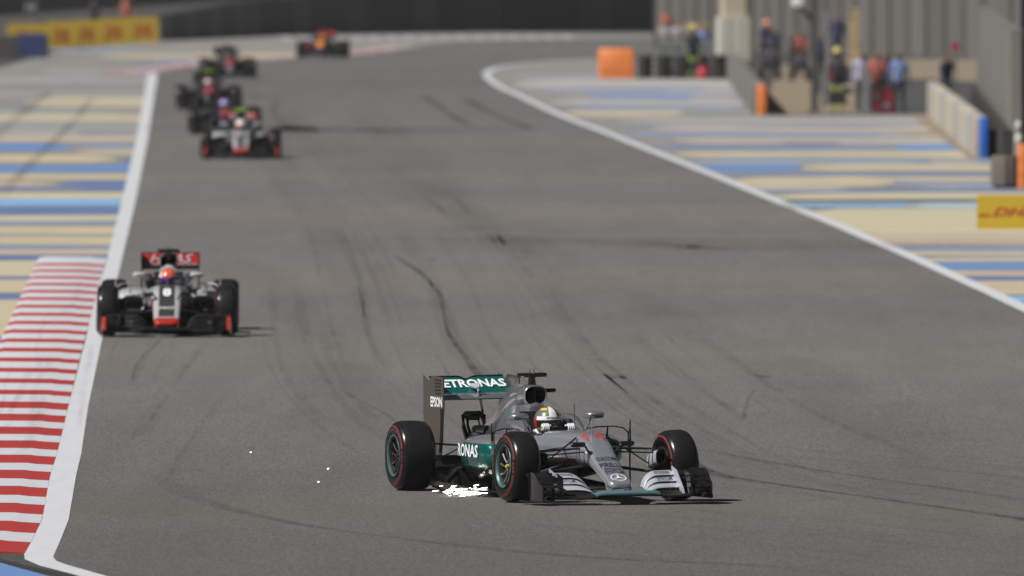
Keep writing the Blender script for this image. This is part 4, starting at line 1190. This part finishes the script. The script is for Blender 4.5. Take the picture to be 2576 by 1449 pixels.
wall_between('embankment_wall', G(-60,40), G(700,-8), 1.0, .5, M['concrete_dark'], 6, None); tag(bpy.data.objects['embankment_wall'], 'low dark wall behind the yellow boards at top left', 'wall')

# right side
block('foam_block', 1506, 1597, 198, 76/S(198), .8, M['orange'], 'wide bright orange foam block at the barrier end', 'barrier block')
# tyre barrier beside it
def b_tyre():
    b = MB(); pr = []
    for k in range(11): a = math.pi*(-.5 + k/10); pr.append((.10*math.sin(a), .20+.10*math.cos(a)))
    b2 = MB(); b2.lathe(pr + [(-.10,.20)], 14)
    b.add([(z, y, x) for x, y, z in b2.v], b2.f); return b
def tyre_stack(x, y, n, label, group, cap=None):
    t = tag(empty('tyre_stack', (x, y, 0)), label, 'tyre stack', group)
    for k in range(n): part('tyrest', 'tyre', b_tyre, M['tyre_stack'], t, loc=(0,0,.1+.2*k))
    if cap: part('tyrecap', 'cover', lambda: MB().plate([(.29*math.cos(a*math.pi/8), .29*math.sin(a*math.pi/8)) for a in range(16)], 2, .2*4+.06, .1), cap, t)
    return t
tb = 'tyre stacks between the orange block and the cream column'
xa, ya = G(1604,197); 
for i in range(5): tyre_stack(xa+.25+.62*i, ya+.2, 4, ('pink-capped' if i == 0 else 'black') + ' tyre stack, ' + ['first','second','third','fourth','fifth'][i] + ' right of the orange block', tb)
x0, y0 = G(1660,186); 
bars = tag(empty('guard_rail', (x0, y0, 0)), 'grey guard rail with uprights behind the tyre stacks', 'guard rail')
for i in range(6): part('gpost', 'post', lambda: MB().box((0,0,.6),(.09,.09,1.2)), M['grey_steel'], bars, loc=(i*.32,0,0))
for z in (.35,.7,1.05): part('grail', 'rail', lambda: MB().box((.85,-.06,0),(1.95,.04,.26)), M['pale_steel'], bars, loc=(0,0,z))
x0, y0 = G(1706,150)
tag(part(None, 'beam', lambda: MB().box((.55,0,1.25),(1.2,.3,.26)).box((.05,0,.6),(.08,.08,1.2)).box((1.05,0,.6),(.08,.08,1.2)), M['tan_pad'], loc=(x0,y0,0)), 'tan padded beam on legs left of the cream column', 'beam')
# cream column
x0, y0 = G(1848,192); col = tag(empty('column', (x0, y0, 0)), 'thick pale column wrapped in white padding, rising out of view', 'column')
def rbox(w_, dep, z0_, z1_, e=.12):
    p = [(-w_/2+e,-dep/2),(w_/2-e,-dep/2),(w_/2,-dep/2+e),(w_/2,dep/2-e),(w_/2-e,dep/2),(-w_/2+e,dep/2),(-w_/2,dep/2-e),(-w_/2,-dep/2+e)]
    b = MB(); b.loft([[(x,y,z) for x,y in p] for z in (z0_, z1_)], smooth=False); return b
part(None, 'base', lambda: rbox(1.2,1.2,0,.55), M['tan_pad'], col)
part(None, 'padding', lambda: rbox(1.26,1.26,.55,2.02).box((-.2,-.64,1.3),(.02,.02,1.4)).box((.25,-.64,1.3),(.02,.02,1.4)), M['cream_pad'], col)
part(None, 'shaft', lambda: rbox(.98,.98,2.02,6.5), M['cream_top'], col)
def b_ext():
    b = MB(); 
    rg = [[(r*math.cos(a*math.pi/8), r*math.sin(a*math.pi/8), z) for a in range(16)] for z, r in ((0,.075),(.38,.08),(.45,.05),(.47,.02),(.53,.02))]
    b.loft(rg); b.tube([(0,0,.5),(.08,0,.5),(.12,0,.35)], .012, 6); return b
ext_m = mat('extinguisher_red', (.42,.015,.03), .35, var=.1)
tag(part('ext', 'fire_extinguisher', b_ext, ext_m, loc=(*G(1842,199),0)), 'small red fire extinguisher at the foot of the pale column', 'fire extinguisher').scale = (1.4,1.4,.8)
tag(part('ext', 'fire_extinguisher', b_ext, ext_m, loc=(*G(1768,199),0)), 'large red extinguisher beside the firefighter at the tyre stacks', 'fire extinguisher').scale = (2.2,2.2,.9)
# wall running toward the camera, with the orange end
cw = wall_between('concrete_wall', G(1842,199), G(1907,288), .86, .35, M['concrete'], 9, [M['concrete'], M['fence_b']]); tag(cw, 'low grey concrete wall running toward the camera below the pale column', 'wall')
block('foam_block', 1905, 1930, 290, .84, .5, M['orange'], 'narrow upright orange foam block at the near end of the low wall', 'barrier block')
# long fence at the back
fp = [G(1655,120), G(1900,128), G(2200,138), G(2480,146), G(2700,150)]
fn = empty('panel_fence', (*fp[0], 0)); tag(fn, 'tall weathered grey panel fence closing the right background', 'fence')
k_ = 0
for i in range(4):
    p, q = Vector(fp[i]), Vector(fp[i+1]); L = (q-p).length; n = max(2, round(L/2.4)); n = min(n, 26); rz = math.atan2(q.y-p.y, q.x-p.x)
    for k in range(n):
        ps = p.lerp(q, k/n) - Vector(fp[0]); k_ += 1
        part(('fpan', i), 'fence_panel', (lambda w_=L/n: MB().box((w_/2,0,3),(w_-.02,.12,6))), M['fence_'+random.choice('aabbc')], fn, loc=(ps.x,ps.y,0), rot=(0,0,rz))
        part('fpost', 'fence_post', lambda: MB().box((0,-.1,3),(.09,.16,6.1)), M['fence_b'] if k_ % 3 else M['fence_c'], fn, loc=(ps.x,ps.y,0), rot=(0,0,rz))
# ground patches behind the run-off on the right
sheet('sand_ground', [G(1915,289),G(1960,165),G(2050,150),G(2700,148),G(2700,215),G(2320,200),G(2160,200),G(2160,284)], .004, M['sand']); tag(bpy.data.objects['sand_ground'], kind='structure')
sheet('service_road', [G(2160,286),G(2165,202),G(2330,198),G(2700,224),G(2700,320),G(2576,400),G(2470,398),G(2335,287)], .008, M['service']); tag(bpy.data.objects['service_road'], kind='structure')
sheet('drain_strip', [G(2290,290),G(2345,290),G(2480,398),G(2440,400),G(2345,330)], .012, M['sand']); tag(bpy.data.objects['drain_strip'], kind='structure')
# grey gantry post with a white lamp housing
def vpost(u, v, w_, h, m, label, name='post', cat='post'):
    x, y = G(u, v)
    def f():
        b = MB(); b.box((0,0,h/2),(w_,w_,h)); b.box((0,0,.03),(w_*1.6,w_*1.6,.06)); b.box((0,0,h*.5),(w_*1.08,w_*1.08,.05)); return b
    return tag(part(None, name, f, m, loc=(x,y,0)), label, cat)
x, y = G(2049,283); gp = tag(empty('gantry_post', (x,y,0)), 'dark grey steel gantry post with a slanting arm and white lamp housing', 'post')
part(None, 'pole', lambda: MB().box((0,0,2.6),(.20,.20,5.2)).box((0,0,.04),(.36,.36,.08)), M['grey_steel'], gp)
part(None, 'arm', lambda: MB().tube([(0,0,2.4),(-.22,0,2.75),(-.45,0,2.95),(-.6,0,3.0)], .06, 8), M['grey_steel'], gp)
part(None, 'lamp_housing', lambda: MB().loft([b_ring(.19*q,.15*q,-.45,yy,3.05,12,3) for yy,q in ((-.2,.7),(-.12,1),(.12,1),(.2,.6))]), M['white_plastic'], gp)
x, y = G(2070,270); gt = tag(empty('gate_frame', (x,y,0)), 'pale steel gate frame beside the dark gantry post', 'gate')
for ux, hh in ((0,1.0),(1.12,1.9),(.1,2.75)): part(None, 'upright', lambda: MB().box((ux,0,hh/2),(.12,.1,hh)), M['pale_steel'], gt)
for zz in (2.55,2.75): part(None, 'crossbar', lambda: MB().box((.45,0,zz),(.9,.07,.07)), M['concrete'], gt)
part(None, 'crossbar', lambda: MB().box((.55,0,.62),(1.0,.07,.09)), M['cream_pad'], gt)
vpost(2148,196,.34,2.35,M['tan_pad'],'thick tan padded post behind the fire crew')
vpost(2176,285,.22,1.35,M['pale_steel'],'short pale post left of the standing marshals')
# black cabinet with red face, platform
x, y = G(2066,262)
cb = tag(part(None, 'equipment_cabinet', lambda: MB().box((.36,.3,.60),(.72,.6,1.2)).box((.36,-.005,.62),(.66,.02,1.08)).box((.4,-.02,.85),(.3,.02,.35),1).box((.36,.3,.06),(.78,.66,.06)), [M['barrier_dark'], ext_m], loc=(x,y,0)), 'black equipment cabinet with dark red panel behind the yellow-helmeted firefighter', 'cabinet')
x, y = G(2060,236)
tag(part(None, 'platform', lambda: MB().box((.5,.4,.42),(1.1,.8,.84)).box((.5,-.01,.2),(.9,.02,.04)).box((.5,-.01,.5),(.9,.02,.04)), M['grey_steel'], loc=(x,y,0)), 'grey marshal platform behind the black cabinet', 'platform')
# red box
x, y = G(2191,284)
tag(part(None, 'equipment_box', lambda: MB().box((.34,.25,.33),(.68,.5,.66)).box((.34,.25,.665),(.72,.54,.04)).box((.12,-.01,.45),(.1,.02,.1),1).box((.42,-.01,.2),(.24,.02,.12),1), [mat('dark_red_box', (.28,.015,.03), .5), M['pale_steel']], loc=(x,y,0)), 'dark red equipment box with pale markings in front of the marshals', 'equipment box')
# dark utility vehicles under the marshals
def cart(u, v, label, sc_=1.0):
    x, y = G(u, v); c = tag(empty('utility_cart', (x,y,0)), label, 'utility cart')
    part('cartb', 'body', lambda: MB().loft([b_ring(a,b2,0,yy,z,14,3) for yy,a,b2,z in ((-.7,.2,.1,.55),(-.5,.32,.18,.58),(.2,.34,.2,.6),(.6,.3,.12,.55))]), M['barrier_dark'], c)
    part('carth', 'handlebar', lambda: MB().tube([(-.35,-.4,.95),(0,-.45,.9),(.35,-.4,.95)], .03, 6).tube([(0,-.45,.9),(0,-.4,.7)], .03, 6), M['pale_steel'], c)
    for sx in (-.3,.3):
        for sy in (-.45,.45): part('cartw', 'wheel', lambda: MB().lathe([(-.09,.1),(-.09,.22),(-.05,.26),(.05,.26),(.09,.22),(.09,.1)], 18), M['tyre_stack'], c, loc=(sx,sy,.26))
    c.scale = (sc_,)*3
cart(1936,200,'dark four-wheeled utility cart right of the pale column', 1.0)
cart(2012,203,'dark utility cart beside the marshal in the orange vest', .9)
# barrier with coloured end caps on the right
pw0, pw1 = G(2347,290), G(2468,397)
cm = [M['s_p'], M['s_w'], M['s_c'], M['s_l'], M['s_c']]
wl = wall_between('concrete_barrier', pw1, pw0, .92, .3, None, 4.5, cm); tag(wl, 'cream and grey painted barrier running away between orange and blue ends', 'barrier')
block('foam_block', 2335, 2352, 291, .92, .5, M['orange'], 'slim orange foam block capping the far end of the painted barrier', 'barrier block')
block('foam_block', 2464, 2487, 398, .93, .5, M['blue_cap'], 'bright blue foam block capping the near end of the painted barrier', 'barrier block')
# tall concrete wall at the right edge
tp, tq = Vector(G(2556,418)), Vector(G(2470,292))
tw2 = empty('tall_wall', (tp.x,tp.y,0), math.atan2(tq.y-tp.y, tq.x-tp.x)); tag(tw2, 'tall brown-grey concrete wall with shadow built as a dark base at the right edge', 'wall')
LL = (tq-tp).length; nP = 16
for i in range(nP):
    part('twp', 'wall_panel', lambda: MB().box((LL/nP/2,0,1.9),(LL/nP-.03,.25,2.2)), M['fence_b'] if i % 2 else M['concrete'], tw2, loc=(i*LL/nP,0,0))
    part('twb', 'shadow_base', lambda: MB().box((LL/nP/2,.05,.40),(LL/nP-.04,.5,.79)), M['tyre_stack'], tw2, loc=(i*LL/nP,0,0))  # dark strip standing in for the shadow along the wall's foot
tag(part(None, 'dark_fence', lambda: MB().box((2,0,2),(4,.2,4)).box((.05,-.12,2),(.1,.1,4.1)), M['barrier_dark'], loc=(*G(2566,380),0)), 'dark screen at the extreme right edge behind the white post', 'screen')
x, y = G(2562,420); wp = tag(empty('signal_post', (x,y,0)), 'grey signal post with pale round heads at the right edge', 'post')
part(None, 'pole', lambda: MB().tube([(0,0,0),(0,0,1.0)], .09, 10), M['pale_steel'], wp)
for zz, r_ in ((.62,.075),(.92,.06)): part(None, 'signal_head', lambda: MB().loft([b_ring(r_*q,r_*q*1.3,0,yy,zz,14) for yy,q in ((-.18,.5),(-.15,1),(-.08,1))]), M['white_plastic'], wp)
x, y = G(2531,474); be = tag(empty('barrier_end', (x,y,0)), 'rounded brown-grey padded barrier end above the near yellow board', 'barrier')
pad_m = mat('brown_grey_padding', (.15,.13,.105), .85, var=.5, nscale=2.5)
for i in range(5):
    a0 = math.pi*(.95 + i*.21); 
    part('bend', 'padding', lambda: MB().loft([[(-.105,-.04,z),(.105,-.04,z),(.105,.10,z),(-.105,.10,z)] for z in (.06,.60)] + [[(-.09,0,.66),(.09,0,.66),(.09,.08,.66),(-.09,.08,.66)]], smooth=False), pad_m, be, loc=(.25*math.cos(a0), .25 + .25*math.sin(a0), 0), rot=(0,0,a0 + math.pi/2))
part(None, 'skirt', lambda: MB().lathe([(0,.24),(.1,.24)], 20).box((0,0,0),(.001,.001,.001)), M['barrier_dark'], be, loc=(0,.25,0), rot=(0,R(-90),0))
block('foam_block', 2562, 2592, 476, .90, .5, M['orange'], 'orange foam block cut by the right edge above the yellow board', 'barrier block')
# near yellow board
x0, y0 = G(2458,577); x1, _ = G(2740,577); bd = tag(empty('advertising_board', (x0,y0,0), 0), 'large yellow board with red letters cut by the right edge', 'advertising board')
W_ = x1-x0; part(None, 'panel', lambda: MB().box((W_/2,0,.30),(W_,.08,.60)), M['yellow'], bd)
part(None, 'leg', lambda: MB().box((.4,.3,.15),(.04,.5,.3)), M['grey_steel'], bd); part(None, 'leg', lambda: MB().box((1.5,.3,.15),(.04,.5,.3)), M['grey_steel'], bd)
digi('DHL', .27, .98, .225, .385, -.044, M['board_red'], bd, .35)
part(None, 'red_stripe', lambda: MB().box((.12,-.043,.235),(.22,.006,.016)).box((.12,-.043,.262),(.20,.006,.010)).box((1.2,-.043,.24),(.36,.006,.03)), M['board_red'], bd)
# small red sign on the fence
tag(part(None, 'sign', lambda: MB().box((0,0,1.62),(.22,.04,.22)).tube([(0,.05,0),(0,.05,1.5)], .03, 6, 1), [ext_m, M['grey_steel']], loc=(*G(2403,255),0)), 'small dark red sign on a pole before the panel fence', 'sign')

# ------------------------------------------------------------------ people at the trackside
def person_mesh(pose):
    lean = {'stand':0,'bend':.35,'arms':.05,'walk':.08}[pose]
    def L(x, y, z): # lean forward about the hips
        if z > .95: dz = z-.95; return (x, y - math.sin(lean)*dz, .95 + math.cos(lean)*dz)
        return (x, y, z)
    V = [(0,0,.95),L(0,0,1.15),L(0,.01,1.38),L(0,0,1.50),L(0,-.01,1.58),L(0,-.02,1.68)]; Rr = [.135,.13,.15,.055,.085,.09]; E = [(0,1),(1,2),(2,3),(3,4),(4,5)]
    for sg in (-1,1):
        if pose == 'arms': el, wr = L(sg*.24,-.12,1.16), L(sg*.10,-.26,1.20)
        elif pose == 'bend': el, wr = L(sg*.23,-.15,1.2), L(sg*.18,-.35,1.10)
        elif pose == 'walk': el, wr = L(sg*.25,sg*.08,1.15), L(sg*.26,sg*.18-.08,.92)
        else: el, wr = L(sg*.25,.02,1.14), L(sg*.27,-.05,.90)
        i = len(V); V += [L(sg*.19,0,1.40), el, wr]; Rr += [.062,.045,.030]; E += [(2,i),(i,i+1),(i+1,i+2)]
        d_ = (Vector(wr)-Vector(el)).normalized(); pl = Vector(wr)+d_*.07; j = len(V); V.append(tuple(pl)); Rr.append(.032); E.append((i+2,j))
        for k in range(4):
            s0 = pl + Vector((0,(k-1.5)*.019,0)) + d_*.03; s1 = s0 + d_*(.05 if k in (1,2) else .04)
            a = len(V); V += [tuple(s0), tuple(s1)]; Rr += [.010,.008]; E += [(j,a),(a,a+1)]
        a = len(V); V += [tuple(Vector(wr)+d_*.03+Vector((0,-.035,0))), tuple(Vector(wr)+d_*.08+Vector((0,-.055,0)))]; Rr += [.011,.009]; E += [(i+2,a),(a,a+1)]
        st = .14*sg if pose == 'walk' else 0
        i = len(V); V += [(sg*.09,0,.88),(sg*.11,-.02+st*.5,.50),(sg*.12,.02+st,.09),(sg*.125,-.13+st,.045)]; Rr += [.10,.065,.045,.035]; E += [(0,i),(i,i+1),(i+1,i+2),(i+2,i+3)]
    me = skin_mesh(V, E, Rr, 0, 1)
    hd = Vector(V[4]) 
    for p in me.polygons:
        c = p.center
        if (c - Vector(V[5])).length < .15 and (c.z > V[5][2]+.02 or (c.y > V[5][1]+.02 and c.z > V[4][2]-.02)): k = 1
        elif c.z > V[3][2]-.01 and abs(c.x) < .13: k = 0
        elif c.z > .93 or (abs(c.x) > .19 and c.z > .85): k = 2
        elif abs(c.x) > .2 and c.z > .7: k = 0
        elif c.z < .10: k = 4
        elif c.z < .22: k = 5
        elif .60 < c.z < .72: k = 5
        else: k = 3
        p.material_index = k
    return me
skinm = mat('skin', (.22,.11,.07), .6); hairm = mat('dark_hair', (.02,.018,.016), .7)
def cl(name, c): return mat(name, c, .8, var=.2, nscale=8)
navy = cl('navy_cloth', (.03,.035,.09)); blk = cl('black_cloth', (.02,.02,.022)); lblue = cl('light_blue_cloth', (.16,.23,.46)); owh = cl('orange_vest', (.45,.13,.08)); lil = cl('pale_lilac_cloth', (.42,.42,.58))
grnb = cl('lime_band', (.40,.50,.04)); pink = cl('coral_vest', (.40,.11,.085)); wht = cl('white_cloth', (.34,.34,.34)); yelh = mat('yellow_helmet_plastic', (.55,.50,.12), .35); orh = mat('orange_cap', (.75,.30,.12), .6)
def b_hard():
    b = MB(); b.loft([[(r*math.cos(a*math.pi/8), r*1.15*math.sin(a*math.pi/8), z) for a in range(16)] for z, r in ((-.02,.15),(.0,.13),(.06,.125),(.11,.09),(.135,.03))]); return b
def person(u, v, label, shirt, trous, hat=hairm, band=None, pose='stand', rz=0, z=0, helmet=None, group='marshals and crew at the trackside', s_=1.0):
    x, y = G(u, v)
    o = part('person_'+pose, 'person', lambda: person_mesh(pose), [skinm, hat, shirt, trous, blk, band or trous], None, loc=(x,y,z), rot=(0,0,R(rz)))
    o.scale = (s_,)*3
    tag(o, label, 'person', group)
    if helmet: part('hardhat', 'helmet', b_hard, helmet, o, loc=(0,-.02 - (.25 if pose == 'bend' else 0),1.70 - (.05 if pose == 'bend' else 0)))
    return o
person(1744,198,'firefighter in black with lime bands and yellow helmet by the tyre stacks', blk, blk, band=grnb, helmet=yelh, pose='arms', rz=10)
person(1770,184,'person in light blue shirt behind the firefighter, left of the column', lblue, blk, pose='stand')
person(1677,130,'person in orange vest far behind the guard rail', owh, navy, pose='stand')
person(1674,172,'person in white shirt behind the guard rail, left of a pair', wht, blk, pose='arms')
person(1706,172,'person in white shirt behind the guard rail, right of a pair', wht, navy, pose='arms')
person(1922,176,'person in an orange cap just right of the pale column', navy, blk, hat=orh, pose='bend', rz=20, helmet=orh)
person(1950,190,'person in navy leaning over the dark cart near the column', navy, blk, pose='bend', rz=-20)
person(1994,192,'dark-haired person in black between the two carts', blk, blk, pose='bend', rz=30, s_=.92)
person(2018,196,'person in bright coral vest left of the gantry post', pink, blk, pose='bend', rz=-10, s_=.95)
person(2062,232,'person in navy just right of the gantry post', navy, blk, pose='arms', z=.1)
person(2106,233,'person in navy standing highest, on the grey platform', navy, navy, pose='stand', z=.84, s_=.95)
person(2108,284,'firefighter in black with lime bands and yellow helmet before the black cabinet', blk, blk, band=grnb, helmet=yelh, pose='arms', rz=-15)
person(2168,283,'marshal in pale lilac shirt, leftmost of the standing group', lil, blk, pose='stand', rz=10)
person(2206,286,'marshal in coral and orange vest behind the red box', pink, blk, pose='arms')
person(2228,283,'dark-haired marshal in navy between the coral vest and the blue shirt', navy, blk, pose='stand')
person(2262,287,'marshal in light blue shirt and black trousers right of the red box', lblue, blk, pose='stand', rz=180, s_=1.0)
person(2379,289,'marshal in navy standing alone behind the painted barrier', navy, blk, pose='walk', rz=40)
person(318,84,'tiny person in orange behind the yellow boards at top left', owh, owh, pose='stand')
person(238,92,'tiny person in black behind the yellow boards at top left', blk, blk, pose='arms')
tag(part(None, 'equipment_box', lambda: MB().box((0,0,1.5),(.5,.4,.3)).box((0,0,.7),(.1,.1,1.4)), M['pale_steel'], loc=(*G(78,104),0)), 'pale box on a stand behind the boards at the top left corner', 'box')

# ------------------------------------------------------------------ dusty air
def b_haze():
    b = MB(); b.box((0, 520, 7), (420, 1280, 17)); return b
hz_m = bpy.data.materials.new('thin_haze'); hz_m.use_nodes = True
t = hz_m.node_tree; t.nodes.clear()
oo = t.nodes.new('ShaderNodeOutputMaterial'); pv = t.nodes.new('ShaderNodeVolumePrincipled')
pv.inputs['Density'].default_value = 0.00008; pv.inputs['Color'].default_value = (.80,.83,.88,1)
t.links.new(pv.outputs[0], oo.inputs['Volume'])
tag(part(None, 'haze', b_haze, hz_m), kind='stuff')
